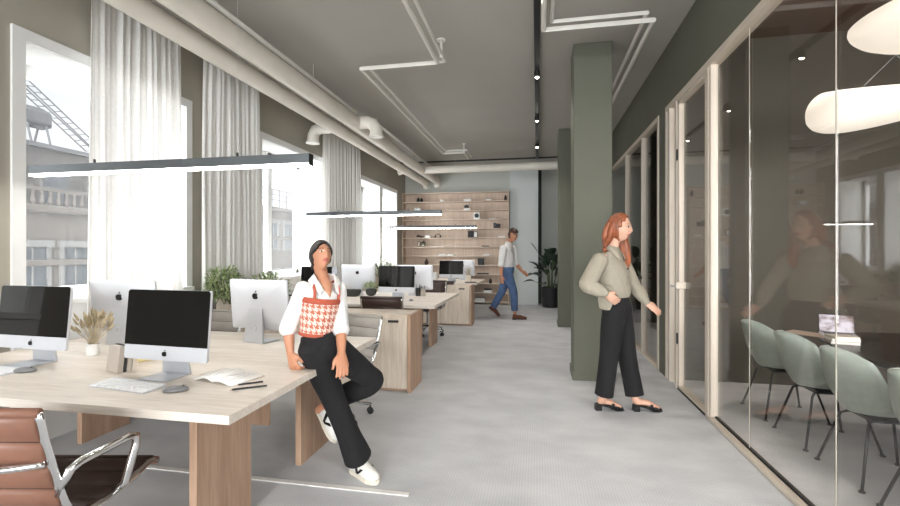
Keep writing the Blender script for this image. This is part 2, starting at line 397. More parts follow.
for i, (a, c) in enumerate(FILL_WIN):
    w = sroot('window_%d' % (i + 7), 'unseen floor to ceiling window added behind the camera for light', 'window')
    b = B(); b.box(a, a + .06, YF - .2, YF - .1, .3, 3.5); b.box(c - .06, c, YF - .2, YF - .1, .3, 3.5); b.box(a, c, YF - .2, YF - .1, 3.42, 3.5); b.box(a, c, YF - .2, YF - .1, .3, .38)
    fr = b.obj('window_frame', M['white'], w); B().box(a + .05, c - .05, YF - .155, YF - .145, .36, 3.44).obj('pane', M['glass'], fr)
    pl = bpy.data.lights.new('daylight_portal', 'AREA'); pl.shape = 'RECTANGLE'; pl.size = c - a; pl.size_y = 3.2; pl.cycles.is_portal = True
    po = bpy.data.objects.new('daylight_portal', pl); COL.objects.link(po); po.location = ((a + c) / 2, YF - .25, 1.9); po.rotation_euler = (pi / 2, 0, 0)

# columns
for nm, y, lb in (('column_near', 5.05, 'green grey square column beside the standing red haired woman'), ('column_far', 8.52, 'green grey square column half hidden behind the nearer one')):
    c = sroot(nm, lb, 'column')
    B().box(.39, .79, y, y + .40, 0, HC, .008).obj('shaft', M['green'], c)
    B().box(.378, .802, y - .012, y + .412, 0, .085).obj('plinth', M['green'], c)

# glass partition on the right, seen from the office
YE = 5.28
b = B().box(XR, XR + .1, YF, YB + .5, 2.98, HC); b.box(XR, XR + .1, YE + .06, 5.62, 0, 2.98); b.box(XR, XR + .1, 9.4, YB + .5, 0, 2.98); b.box(XR, XR + .1, YF, -1.0, 0, 2.98)
struct(b.obj('wall_right', M['green']), 'green grey wall above the glazed partition', 'wall')
struct(B().box(XR + .1, 5.6, YE, YE + .14, 0, HC).obj('wall_meeting_end', M['brown']), 'olive brown end wall of the meeting room', 'wall')
struct(B().box(5.4, 5.6, -1.2, 9.6, 0, HC).obj('wall_meeting_side', M['brown']), 'olive brown long wall of the meeting room', 'wall')
b = B().box(XR + .1, 1.7, -1.2, -1.0, 0, HC); b.box(5.1, 5.6, -1.2, -1.0, 0, HC); b.box(1.7, 5.1, -1.2, -1.0, 3.4, HC)
struct(b.obj('wall_meeting_near', M['brown']), 'olive brown near wall of the meeting room with an added wide window', 'wall')
w_ = sroot('window_10', 'unseen wide window added to light the meeting room', 'window'); b = B()  # unseen glazing, put in to bring daylight into the meeting room
for x_ in (1.7, 2.8, 3.95, 5.04): b.box(x_, x_ + .06, -1.14, -1.06, 0, 3.4)
b.box(1.7, 5.1, -1.14, -1.06, 3.34, 3.4); b.box(1.7, 5.1, -1.14, -1.06, 0, .06); b = b.obj('window_frame', M['white'], w_)
B().box(1.74, 5.06, -1.105, -1.095, .05, 3.36).obj('pane', M['glass'], b)
pl = bpy.data.lights.new('daylight_portal', 'AREA'); pl.shape = 'RECTANGLE'; pl.size = 3.4; pl.size_y = 3.4; pl.cycles.is_portal = True
po = bpy.data.objects.new('daylight_portal', pl); COL.objects.link(po); po.location = (3.4, -1.16, 1.7); po.rotation_euler = (pi / 2, 0, 0)
struct(B().box(XR + .1, 5.6, 9.4, 9.6, 0, HC).obj('wall_booth_end', M['brown']), 'dark end wall of the small room behind glass', 'wall')
struct(B().box(XR + .1, 5.6, -1.2, 9.6, HC, HC + .15).obj('ceiling_meeting', M['brownceil']), 'brown meeting room ceiling', 'ceiling')

def pane(p, y0, y1, z0=.04, z1=2.93, x=XR + .03): return B().box(x, x + .01, y0, y1, z0, z1).obj('glass_pane', M['mglass'], p)
P = sroot('partition_meeting', 'beige framed glass wall of the meeting room', 'partition')
b = B(); b.box(XR - .01, XR + .075, -1.0, 5.34, 2.925, 2.985, .006); b.obj('top_rail', M['beige'], P)
b = B(); b.box(XR - .01, XR + .07, -1.0, 4.1, 0, .035, .006); b.obj('bottom_rail', M['beige'], P)
b = B(); b.box(XR + .028, XR + .05, -1.0, 4.06, .035, .05); b.obj('glass_channel', M['slot'], P)
for y, w in ((4.10, .06), (4.96, .06), (5.20, .05), (5.315, .05)):
    B().box(XR - .01, XR + .048, y - w / 2, y + w / 2, 0, 2.93, .005).obj('post', M['beige'], P)
B().box(XR - .005, XR + .05, 4.02, 4.045, .04, 2.93).obj('post', M['beige'], P)
gy = [4.0, 3.42, 2.51, 1.54, .64, -.26, -1.0]
for k in range(len(gy) - 1):
    pane(P, gy[k + 1] + .004, gy[k] - .004)
    if k < 5: B().box(XR + .0295, XR + .0325, gy[k + 1] - .0035, gy[k + 1] + .0035, .04, 2.93).obj('glass_joint', M['joint'], P)
pane(P, 5.0, 5.18); pane(P, 5.22, 5.30)
D = sroot('door_1', 'glass meeting room door with beige frame', 'door')
b = B(); b.box(XR, XR + .05, 4.88, 4.925, .02, 2.92, .004); b.box(XR, XR + .05, 4.135, 4.17, .02, 2.92, .004); b.box(XR, XR + .05, 4.1, 4.92, 2.88, 2.92); b.box(XR, XR + .05, 4.1, 4.92, .02, .045)
b.obj('door_frame', M['beige'], D); pane(D, 4.12, 4.89, .04, 2.9)
for z in (.46, 2.32): B().box(XR - .012, XR + .03, 4.90, 4.935, z, z + .11, .004).obj('hinge', M['black'], D)
h = B().box(XR - .035, XR + .06, 4.85, 4.90, 1.02, 1.09, .006).obj('lock_case', M['beige'], D)
B().tube([(XR - .03, 4.86, 1.05), (XR - .075, 4.86, 1.05), (XR - .075, 4.74, 1.05)], .007).obj('door_handle', M['alu'], h, 2)
struct(B().box(XR + .0, XR + .06, 4.1, 4.93, 0, .012).obj('trim_3', M['slot']), 'dark threshold under the glass door', 'trim')
P2 = sroot('partition_booth', 'beige framed glass wall behind the walking woman', 'partition')
b = B(); b.box(XR - .01, XR + .075, 5.62, 9.4, 2.925, 2.985, .006); b.obj('top_rail', M['beige'], P2)
b = B(); b.box(XR - .01, XR + .07, 5.62, 9.4, 0, .035, .006); b.obj('bottom_rail', M['beige'], P2)
for y in (5.655, 6.48, 7.6, 9.37): B().box(XR - .01, XR + .048, y - .03, y + .03, 0, 2.93, .005).obj('post', M['beige'], P2)
for a, c in ((5.69, 6.45), (6.51, 7.57), (7.63, 9.34)): pane(P2, a, c)
B().box(XR - .05, XR - .02, 6.40, 6.46, 1.02, 1.06, .004).obj('door_handle', M['black'], P2)

struct(B().box(XL, -.72, 2.472, 2.508, 0, .006).obj('pale_strip', M['strip']), 'thin pale strip across the carpet under the front desk', 'trim')  # thin pale strip lying slightly proud of the carpet
struct(B().box(XL, XR, 10.98, 11.12, HC - .012, HC + .01).obj('trim_4', M['slot']), 'dark strip painted as the shadow gap across the ceiling near the bookcase', 'trim')  # flat strip, the shade of the ceiling gap put into its dark colour

# ---------------------------------------------------------------- curtains
def curtain(y0, y1, label, seed):
    rnd = random.Random(seed); n = 240
    ph = [rnd.uniform(0, 6) for _ in range(4)]; w = y1 - y0
    def f(i, j):
        t = i; z = .03 + (HC - .05 - .03) * j
        pinch = .035 * (j ** 3) * w
        y = y0 + pinch + (w - 2 * pinch) * t
        amp = .017 * (1 - .3 * j)
        x = XL + .10 + amp * sin(2 * pi * (w * 8.5 * t + .35 * sin(2 * pi * 2.3 * t + ph[0]))) + .006 * sin(2 * pi * (w * 17 * t) + ph[1] + 2 * j) + .008 * sin(5 * j + ph[2] + t * 9)
        return V((x, y, z))
    o = B().sheet(f, n, 14, .0015, lambda i, j: V((1, 0, 0))).obj('curtain', M['curtain'], None, 2)
    return tag(o, label, 'curtain', 'sheer curtains along the windows')
curtain(2.93, 3.93, 'tall sheer white curtain beside the window nearest the camera', 1)
curtain(4.18, 5.20, 'sheer curtain over the wall pier between the first and second windows', 2)
curtain(6.85, 8.55, 'sheer curtain farthest back, behind the seated woman', 3)

# ---------------------------------------------------------------- ducts and pipes
def duct(name, label, pts, r, hangers=(), smooth=2, n=20, mt='pipe'):
    t = thing(name, label, 'duct'); B().tube(pts, r, n).obj('pipe', M[mt], t, True)
    for p in hangers: B().cyl((p[0], p[1], p[2]), (p[0], p[1], HC), .004, n=6).obj('hanger', M[mt], t)
    return t
Z1, X1 = 3.24, -2.96; Z2, X2 = 3.29, -2.64
t = duct('air_duct', 'long pale ventilation duct nearest the windows', [(X1, YF, Z1), (X1, 11.7, Z1), (X1, 11.84, Z1 - .03), (X1, 11.9, Z1 - .13)], .09, [(X1, y, Z1 + .08) for y in (0, 2.2, 4.4, 6.6, 8.8, 11)])
B().tube([(X1 - .05, 6.25, Z1), (X1 - .22, 6.25, Z1), (X1 - .30, 6.25, Z1 - .03), (X1 - .34, 6.25, Z1 - .10), (X1 - .35, 6.25, Z1 - .20)], .085, 20).obj('outlet_elbow', M['pipe'], t, True)
B().cyl((X1 - .35, 6.25, Z1 - .225), (X1 - .35, 6.25, Z1 - .20), .10).obj('outlet_flange', M['whitemetal'], t, True)
B().cyl((X1 - .06, 9.9, Z1 - .02), (X1 - .16, 9.9, Z1 - .06), .06).obj('outlet_elbow', M['pipe'], t, True)
t = duct('air_duct', 'long pale ventilation duct carrying the thin conduit', [(X2, YF, Z2), (X2, 11.7, Z2), (X2, 11.84, Z2 - .03), (X2, 11.9, Z2 - .13)], .102, [(X2, y, Z2 + .09) for y in (.6, 2.8, 5.0, 7.2, 9.4)])
B().tube([(X2 + .05, 6.3, Z2 + .01), (X2 + .18, 6.3, Z2 + .01), (X2 + .26, 6.3, Z2 - .02), (X2 + .31, 6.3, Z2 - .09), (X2 + .32, 6.3, Z2 - .19)], .092, 20).obj('outlet_elbow', M['pipe'], t, True)
B().cyl((X2 + .32, 6.3, Z2 - .21), (X2 + .32, 6.3, Z2 - .18), .105).obj('outlet_flange', M['whitemetal'], t, True)
B().cyl((X2 + .05, 10.2, Z2), (XR - .002, 10.2, Z2), .09).obj('cross_branch', M['pipe'], t, True)
t = thing('conduit', 'thin pipe running above the second duct', 'pipe'); B().tube([(X2 + .05, YF, 3.42), (X2 + .05, 6.05, 3.42), (X2 + .05, 6.2, 3.42)], .022).obj('pipe', M['whitemetal'], t, 2)
t = thing('conduit', 'thin pipe beside the second duct past the round outlet', 'pipe'); B().tube([(X2 + .12, 6.9, 3.44), (X2 + .12, 10.9, 3.44)], .022).obj('pipe', M['whitemetal'], t, 2)
def sprinkler(label, pts, off, r=.022, drops=()):
    t = thing('sprinkler_pipe', label, 'pipe')
    B().tube(pts, r, 12).obj('pipe', M['whitemetal'], t, True)
    q = [(p[0] + o[0], p[1] + o[1], p[2] + .035) for p, o in zip(pts, off)]
    B().tube(q, r * .8, 12).obj('pipe', M['whitemetal'], t, True)
    for d in drops:
        B().cyl(d, (d[0], d[1], HC - .01), .016, n=10).obj('riser', M['whitemetal'], t, 2)
        B().cyl((d[0], d[1], HC - .02), (d[0], d[1], HC - .001), .045).obj('flange', M['whitemetal'], t, True)
    return t
zs = 3.46
sprinkler('white sprinkler pipes bending across the ceiling above the desks', [(-1.07, YF, zs), (-1.07, 4.80, zs), (-1.95, 4.80, zs), (-1.95, 9.3, zs), (-1.50, 9.3, zs), (-1.50, 9.9, zs)],
          [(.07, 0), (.07, .07), (.07, .07), (.07, -.07), (.07, -.07), (.07, 0)], .022, [(-1.0, 4.68, zs), (-1.5, 9.3, zs)])
sprinkler('white sprinkler pipes bending round the near column', [(.06, YF, zs), (.06, 4.28, zs), (1.02, 4.28, zs), (1.02, 10.0, zs)], [(.07, 0), (.07, -.07), (-.07, -.07), (-.07, 0)], .022)

# track with spots
t = thing('light_track', 'black ceiling track with small round spotlights', 'lamp')
B().box(-.03, .03, YF + .5, 11.0, HC - .05, HC).obj('track', M['black'], t)
for y in (-1.9, 0, 1.9, 3.75, 5.62, 7.52, 9.42):
    s = B().cyl((0, y, HC - .05), (0, y, HC - .12), .038).obj('spot', M['black'], t, True)
    sl = bpy.data.lights.new('spot_light', 'SPOT'); sl.energy = 26 if y < 7 else 44; sl.spot_size = radians(125); sl.spot_blend = 1; sl.shadow_soft_size = .05; sl.color = (1, .95, .88)
    so = bpy.data.objects.new('spot_light', sl); COL.objects.link(so); so.location = (0, y, HC - .15)
    B().lathe([(0, HC - .126), (.014, HC - .131), (.021, HC - .124), (.024, HC - .112)], (0, y, 0), 16).obj('lens', M['spot_on'], s, 2)

# linear pendants
for Y, lb in ((2.43, 'long graphite pendant lamp nearest the camera, over the front desk'), (6.1, 'long slim pendant lamp over the second desk'), (9.8, 'long slim pendant lamp over the desk nearest the bookcase')):
    t = thing('pendant_lamp', lb, 'lamp', (-2.31, Y, 1.90), 0, 'linear pendant lamps above the desks')
    B().box(-1.01, 1.01, -.026, .026, .012, .068, .002).obj('lamp_body', M['lampbody'], t)
    B().box(1.01, 1.014, -.026, .026, .0, .068).obj('end_cap', M['black'], t); B().box(-1.014, -1.01, -.026, .026, .0, .068).obj('end_cap', M['black'], t)
    B().box(-1.01, 1.01, -.022, .022, 0, .0125, .001).obj('diffuser', M['lamp_on'], t)
    for x in (-.51, .53):
        B().cyl((x, 0, .068), (x, 0, HC - 1.902), .0009, n=6).obj('wire', M['alulight'], t); B().cyl((x, 0, .066), (x, 0, .095), .007, n=10).obj('wire_clip', M['black'], t)

# ---------------------------------------------------------------- the street outside
def building(name, label, x, y0, y1, roof, rows, pitch, w, parapet=None):
    t = thing(name, label, 'building'); b = B()
    b.box(x - 6, x, y0, y1, -12, roof); b.obj('wall', M['facade'], t)
    b = B(); b.box(x, x + .28, y0, y1, roof - .25, roof, .04); b.box(x, x + .16, y0, y1, roof - 2.25, roof - 2.02, .03); b.obj('cornice', M['facade'], t)
    for z in rows:
        y = y0 + pitch * .6
        while y < y1 - w:
            f = B(); f.box(x, x + .10, y - .13, y, z, z + 1.75); f.box(x, x + .10, y + w, y + w + .13, z, z + 1.75); f.box(x, x + .16, y - .2, y + w + .2, z + 1.75, z + 2.0); f.box(x, x + .18, y - .2, y + w + .2, z - .14, z)
            f = f.obj('window', M['facwhite'], t)
            B().box(x, x + .03, y, y + w, z, z + 1.72).obj('pane', M['facpane'], f)
            B().box(x + .03, x + .06, y + w / 2 - .03, y + w / 2 + .03, z, z + 1.72).obj('glazing_bar', M['facwhite'], f)
            y += pitch
    return t
bd = building('apartment_building', 'grey stone building opposite with a balustrade and a roof hoist', -18, 4, 20.6, 3.1, (-.2, -3.6), 1.55, .95)
b = B(); b.box(-18.0, -17.75, 4, 20.6, 3.62, 3.74); y = 4.1
while y < 20.5: b.lathe([(.05, 3.1), (.09, 3.22), (.05, 3.45), (.07, 3.62)], (-17.88, y, 0), 8); y += .3
b.obj('balustrade', M['facade'], bd)
b = B().box(-23.5, -19.2, 4, 20.6, 3.1, 5.45); b.obj('attic', M['facade2'], bd)
b = B().box(-23.7, -18.95, 4, 20.6, 5.45, 5.62); b.obj('roof', M['roofmetal'], bd)
y = 4.6
while y < 20:
    f = B().box(-19.2, -18.9, y, y + 1.15, 3.2, 4.75); f = f.obj('dormer', M['facade2'], bd); B().box(-18.9, -18.87, y + .12, y + 1.03, 3.3, 4.6).obj('pane', M['facpane'], f); y += 1.9
bd2 = building('apartment_building', 'flat roofed grey building across the street with roof railing', -18, 21, 48, 4.45, (1.6, -1.8, -5.2), 1.9, 1.0)
b = B(); y = 21
while y < 48: b.box(-18.03, -17.97, y, y + .05, 4.45, 5.7); y += .9
for z in (5.0, 5.35, 5.7): b.box(-18.03, -17.97, 21, 48, z - .03, z)
b.obj('roof_railing', M['roofmetal'], bd2)
# roof hoist
t = thing('roof_crane', 'lattice hoist with a round drum on the opposite roof', 'crane', (-19.6, 15.2, 5.62))
b = B(); b.tube([(0, -1.45, 1.3), (0, -1.2, 1.42), (0, -.5, 1.42), (0, -.25, 1.3), (0, -.25, .85), (0, -.5, .75), (0, -1.3, .75), (0, -1.45, .85)], .1, 8, True)
b.box(-.25, .25, -1.4, -.3, .8, 1.38, .08); b.obj('drum', M['roofmetal'], t)
b = B()
for yy in (-1.2, -.5): b.tube([(-.2, yy, .8), (-.3, yy - .1, 0)], .04, 6); b.tube([(.2, yy, .8), (.3, yy + .1, 0)], .04, 6)
b.obj('stand', M['roofmetal'], t)
b = B()
def lad(off, p0=(0, -1.5, 2.35), p1=(0, 1.5, .25)):
    p0, p1 = V(p0), V(p1); a = [p0 + V((off, 0, 0)), p1 + V((off, 0, 0))]; c = [p0 + V((off, .32, .05)), p1 + V((off, .32, .12))]
    b.tube(a, .028, 6); b.tube(c, .028, 6)
    for k in range(13):
        s = k / 12; b.tube([a[0].lerp(a[1], s), c[0].lerp(c[1], s)], .018, 5)
lad(-.25); lad(.25); b.obj('lattice_boom', M['roofmetal'], t)

# ---------------------------------------------------------------- world
w = bpy.data.worlds.new('sky'); SC.world = w; w.use_nodes = True; nt = w.node_tree; nt.nodes.clear()
out = nt.nodes.new('ShaderNodeOutputWorld'); bg = nt.nodes.new('ShaderNodeBackground'); tc = nt.nodes.new('ShaderNodeTexCoord')
sp = nt.nodes.new('ShaderNodeSeparateXYZ'); nt.links.new(tc.outputs['Generated'], sp.inputs[0])
nz = nt.nodes.new('ShaderNodeTexNoise'); nz.inputs['Scale'].default_value = 2.6; nz.inputs['Detail'].default_value = 5; nt.links.new(tc.outputs['Generated'], nz.inputs['Vector'])
rp = nt.nodes.new('ShaderNodeValToRGB'); rp.color_ramp.elements[0].color = (.94, .97, 1, 1); rp.color_ramp.elements[1].color = (1, 1, 1, 1)
rp.color_ramp.elements[0].position = .35; rp.color_ramp.elements[1].position = .6
nt.links.new(nz.outputs['Fac'], rp.inputs['Fac']); nt.links.new(rp.outputs[0], bg.inputs['Color'])
# overcast sky, with brightness added behind the camera to fill the room
m1 = nt.nodes.new('ShaderNodeMath'); m1.operation = 'MULTIPLY'; nt.links.new(sp.outputs[1], m1.inputs[0]); m1.inputs[1].default_value = -1
m2 = nt.nodes.new('ShaderNodeMath'); m2.operation = 'MAXIMUM'; nt.links.new(m1.outputs[0], m2.inputs[0]); m2.inputs[1].default_value = 0
m3 = nt.nodes.new('ShaderNodeMath'); m3.operation = 'MULTIPLY_ADD'; nt.links.new(m2.outputs[0], m3.inputs[0]); m3.inputs[1].default_value = 9.0; m3.inputs[2].default_value = .52
# an overcast sky is brightest overhead
z1 = nt.nodes.new('ShaderNodeMath'); z1.operation = 'SUBTRACT'; nt.links.new(sp.outputs[2], z1.inputs[0]); z1.inputs[1].default_value = .27
z2 = nt.nodes.new('ShaderNodeMath'); z2.operation = 'MAXIMUM'; nt.links.new(z1.outputs[0], z2.inputs[0]); z2.inputs[1].default_value = 0
z3 = nt.nodes.new('ShaderNodeMath'); z3.operation = 'MULTIPLY_ADD'; nt.links.new(z2.outputs[0], z3.inputs[0]); z3.inputs[1].default_value = 4.6; nt.links.new(m3.outputs[0], z3.inputs[2])
nt.links.new(z3.outputs[0], bg.inputs['Strength']); nt.links.new(bg.outputs[0], out.inputs[0])
vs = SC.view_settings; vs.view_transform = 'Standard'; vs.look = 'None'; vs.gamma = 1; vs.exposure = 1.0; vs.use_curve_mapping = False
cy = SC.cycles; cy.transparent_max_bounces = 32; cy.max_bounces = 12; cy.diffuse_bounces = 6; cy.glossy_bounces = 5; cy.use_denoising = True; cy.sample_clamp_indirect = 8; cy.caustics_reflective = False; cy.caustics_refractive = False

# ceiling lights out of view, added to brighten the meeting room floor
for x in (2.3, 4.0):
    for y in (.2, 2.2, 4.2):
        t = thing('fill_downlight', 'round fill light added to the meeting room ceiling, out of view', 'lamp', (x, y, HC), 0, 'added meeting room fill lights')
        B().lathe([(.06, -.002), (.085, -.002), (.085, -.012), (.06, -.012), (.06, -.002)]).obj('ring', M['whitemetal'], t, True); B().cyl((0, 0, -.002), (0, 0, -.006), .058).obj('lens', M['spot_on'], t)
        sl = bpy.data.lights.new('fill_light_beam', 'SPOT'); sl.energy = 48; sl.spot_size = radians(95); sl.spot_blend = .8; sl.shadow_soft_size = .06; sl.color = (1, .93, .85)
        so = bpy.data.objects.new('fill_light_beam', sl); COL.objects.link(so); so.location = (x, y, HC - .03)
# ================================================================== DESKS AND CABINETS
DT = .74
def desk(y0, y1, label):
    t = thing('desk', label, 'desk', (-2.31, (y0 + y1) / 2, 0), 0, 'double bench desks'); hw, hy = 1.10, (y1 - y0) / 2
    for s in (-1, 1):
        B().box(-hw, hw, min(s * .004, s * hy), max(s * .004, s * hy), DT - .038, DT, .002).obj('tabletop', M['desk_top'], t)
        for sx in (-1, 1):
            xx = sx * (hw - (.32 if sx > 0 else .15))
            B().box(xx - .02, xx + .02, min(s * .26, s * (hy - .18)), max(s * .26, s * (hy - .18)), 0, DT - .0385, .002).obj('leg_panel', M['desk_leg'], t)
    B().box(-hw + .19, hw - .36, -.012, .012, .36, DT - .039).obj('modesty_panel', M['desk_leg'], t)
    return t
desk(1.60, 3.27, 'pale oak bench desk nearest the camera, with the seated woman on its edge')
desk(5.28, 6.97, 'pale oak bench desk between the two cabinet rows')
desk(8.98, 10.62, 'pale oak bench desk nearest the bookcase')

def cabinet_row(y, n, xr, w, d, h, labels, end_lab):
    for k in range(n):
        x1 = xr - .036 - k * w; t = thing('cabinet', labels[k], 'cabinet', (x1 - w / 2, y + d / 2, 0), 0, 'low storage cabinets')
        B().box(-w / 2 + .002, w / 2 - .002, -d / 2 + .02, d / 2, .03, h, .002).obj('body', M['cab_front'], t)
        dr = B().box(-w / 2 + .003, w / 2 - .003, -d / 2, -d / 2 + .0195, .035, h - .022, .002).obj('door', M['cab_front'], t)
        B().box(w / 2 - .20, w / 2 - .09, -d / 2 - .008, -d / 2, h - .075, h - .052, .003).obj('handle', M['soft_black'], dr)
        B().box(-w / 2 + .01, w / 2 - .01, -d / 2 + .05, d / 2 - .02, 0, .03).obj('foot', M['desk_leg'], t)
    o = B().box(xr - .034, xr, y - .012, y + d, 0, h + .004, .002).obj('end_panel', M['desk_leg'])
    tag(o, end_lab, 'panel')
cabinet_row(4.28, 4, -1.22, .545, .42, .765, ['low oak cabinet at the aisle end behind the front desk', 'low oak cabinet second from the aisle behind the front desk', 'low oak cabinet under the bushy plants, second from the windows', 'low oak cabinet nearest the windows behind the front desk'], 'oak end panel of the cabinet row behind the front desk')
cabinet_row(8.30, 4, -1.20, .545, .42, .755, ['low oak cabinet at the aisle end behind the second desk', 'low oak cabinet second from the aisle behind the second desk', 'low oak cabinet third from the aisle behind the second desk', 'low oak cabinet nearest the windows behind the second desk'], 'oak end panel of the cabinet row behind the second desk')

# planters on the cabinets
def planter(x0, x1, y0, y1, z, h, label, mt='cab_front', grp=None):
    t = thing('planter', label, 'planter', ((x0 + x1) / 2, (y0 + y1) / 2, z), 0, grp); w, d = (x1 - x0) / 2, (y1 - y0) / 2
    b = B(); b.box(-w, w, -d, -d + .02, .001, h); b.box(-w, w, d - .02, d, .001, h); b.box(-w, -w + .02, -d + .02, d - .02, .001, h); b.box(w - .02, w, -d + .02, d - .02, .001, h); b.box(-w + .02, w - .02, -d + .02, d - .02, .001, .02)
    b.obj('box', M[mt], t); B().box(-w + .02, w - .02, -d + .02, d - .02, .02, h - .03).obj('soil', M['soil'], t); return t
def blades(b, n, R, H, seed, ln=(.08, .16), wd=.011, c=(0, 0, 0), ex=1.0, droop=.5):
    rnd = random.Random(seed)
    for _ in range(n):
        a = rnd.uniform(0, 2 * pi); rr = R * math.sqrt(rnd.random()); z = H * rnd.uniform(.05, 1) * (1 - .55 * (rr / R) ** 2)
        p = V((c[0] + rr * cos(a) * ex, c[1] + rr * sin(a), c[2] + z)); yaw = a + rnd.uniform(-1, 1); el = rnd.uniform(.1, 1.2)
        L = rnd.uniform(*ln); d = V((cos(yaw) * cos(el), sin(yaw) * cos(el), sin(el))); s = d.cross(V((0, 0, 1))).normalized() * wd * rnd.uniform(.7, 1.3)
        m = p + d * L * .5; e = p + d * L - V((0, 0, L * droop * rnd.uniform(.3, 1))); up = s.cross(d).normalized() * .0012
        q = [b.bm.verts.new(x) for x in (p - s * .3, p + s * .3, m + s + up, m - s + up, e, p - up * 2, m - up * 2)]
        i = rnd.random() < .4
        for f in ((0, 1, 2, 3), (3, 2, 4), (1, 0, 5), (2, 1, 5, 6), (4, 2, 6), (3, 4, 6), (0, 3, 6, 5)):
            fc = b.bm.faces.new([q[j] for j in f]); fc.material_index = int(i)
def bush(t, c, R, H, n, seed, ex=1.0, ln=(.08, .16)):
    c = V(c) - V(t.location)
    b = B(); blades(b, n, R, H, seed, ln, c=tuple(c), ex=ex); b.obj('foliage', [M['leaf1'], M['leaf2']], t)
    b = B(); rnd = random.Random(seed)
    for _ in range(14):
        a = rnd.uniform(0, 6.3); b.tube([c + V((rnd.uniform(-.1, .1) * ex, rnd.uniform(-.05, .05), -.02)), c + V((R * .4 * cos(a) * ex, R * .4 * sin(a), H * .4)), c + V((R * .7 * cos(a) * ex, R * .7 * sin(a), H * .75))], .004, 5)
    b.obj('stem', M['stem'], t)
G1, G2 = 'planters on the front cabinets', 'planters on the second cabinet row'
bush(planter(-3.40, -3.10, 4.29, 4.68, .765, .12, 'oak planter with the bushiest green plant, near the pier between two curtains', grp=G1), (-3.28, 4.27, .855), .20, .40, 640, 3, 1.0, (.07, .13))
bush(planter(-3.08, -2.70, 4.29, 4.68, .765, .12, 'oak planter with lower green plant behind the rear facing computer', grp=G1), (-2.90, 4.46, .855), .18, .30, 420, 4, 1.2)
bush(planter(-3.35, -2.70, 8.31, 8.68, .755, .14, 'oak planter with upright green plant before the narrow window', grp=G2), (-2.98, 8.48, .865), .22, .38, 380, 5, 1.1)
bush(planter(-2.68, -2.12, 8.31, 8.68, .755, .14, 'oak planter with low green plant above the second desk computer', grp=G2), (-2.40, 8.48, .865), .2, .22, 300, 6, 1.3, (.06, .12))

# ================================================================== COMPUTERS
APPLE = None
def emblem():                       # bitten fruit outline with a leaf, unit height about 1
    pts = []
    for k in range(48):
        a = 2 * pi * k / 48; r = .42 * (1 - .10 * max(0, sin(a)) ** 8 * 2.0 - .08 * max(0, -sin(a)) ** 12 * 2) * (1 + .04 * cos(2 * a))
        x, y = r * cos(a) * .98, r * sin(a) - .06
        dx, dy = x - .50, y - .02
        dd = math.hypot(dx, dy)
        if dd < .21: x, y = .50 + dx / dd * .21, .02 + dy / dd * .21
        pts.append((x, y))
    leaf = [(.0, .36), (.02, .47), (.10, .56), (.17, .58), (.16, .48), (.09, .39)]
    return pts, leaf
def add_emblem(b, c, s, y0, y1, flip=1):
    for pl in emblem(): b.prism([(c[0] + flip * x * s, c[1] + z * s) for x, z in pl], y0, y1, lambda a, c2, h: (a, h, c2))
def make_imac(label, loc, rz):
    t = thing('desktop_computer', label, 'computer', loc, rz, 'all-in-one desktop computers')
    W, Z0, Z1 = .264, .088, .455; tilt = Matrix.Translation((0, 0, Z0)) @ Matrix.Rotation(radians(-5), 4, 'X') @ Matrix.Translation((0, 0, -Z0))
    zc = (Z0 + Z1) / 2; hh = (Z1 - Z0) / 2; ol = rrect(W, hh, .014)
    t0 = B(); t0.prism([(x, z + zc) for x, z in ol], 0.0, .014, lambda a, c, h: (a, h, c))
    rr = []
    for s, y in ((1, .014), (.97, .022), (.85, .032), (.6, .041), (.3, .045)): rr.append([V((x * s, y, zc + z * s)) for x, z in ol])
    t0.rings(rr); bmesh.ops.transform(t0.bm, matrix=tilt, verts=t0.bm.verts); hs = t0.obj('housing', M['alulight'], t, True)
    b = B(); b.prism([(x, z) for x, z in [(-W + .012, Z1 - .001), (-W + .001, Z1 - .012), (-W + .001, Z0 + .075), (W - .001, Z0 + .075), (W - .001, Z1 - .012), (W - .012, Z1 - .001)]], -.003, -.0003, lambda a, c, h: (a, h, c))
    bmesh.ops.transform(b.bm, matrix=tilt, verts=b.bm.verts); b.obj('screen', M['screen'], t)
    b = B(); add_emblem(b, (0, Z0 + .036), .034, -.0035, .0, 1); bmesh.ops.transform(b.bm, matrix=tilt, verts=b.bm.verts); b.obj('emblem', M['logo'], hs)
    b = B(); add_emblem(b, (0, Z0 + .255), .062, .042, .046, -1); bmesh.ops.transform(b.bm, matrix=tilt, verts=b.bm.verts); b.obj('emblem', M['logo'], hs)
    b = B(); b.box(-.092, .092, -.075, .082, .0005, .007, .003)
    pr = [(.085, .0), (.088, .012), (.062, .25), (.054, .25), (.076, .007), (.07, .0)]
    b.rings([[V((x * (1 - .35 * max(0, z) / .25), y, z + .001)) for y, z in pr] for x in (-.09, .09)]); st = b.obj('stand', M['alu'], t, True)
    b = B(); b.tube([(.022 * cos(a), .0795, .105 + .022 * sin(a)) for a in [2 * pi * k / 20 for k in range(20)]], .004, 6, True); b.obj('cable_ring', M['alulight'], st, 2)
    return t
p = atz(164, 377.5, DT); im = make_imac('desktop computer with black screen facing the camera beside the open notebook', (p.x, p.y, DT), radians(-3))
p = atz(30, 364, DT); dup(im, (p.x, p.y + .0, DT), radians(-2), 'desktop computer nearest the window wall, its screen mirroring a window')
p = atz(262, 341, DT); dup(im, (p.x, p.y, DT), radians(170), 'desktop computer seen from behind, close beside the seated woman')
p = atz(127, 343, DT); dup(im, (p.x, p.y, DT), radians(182), 'desktop computer seen from behind, in front of the first curtain')
p = atz(396, 299, DT); dup(im, (p.x, p.y, DT), radians(-4), 'desktop computer with black screen in the middle of the second desk')
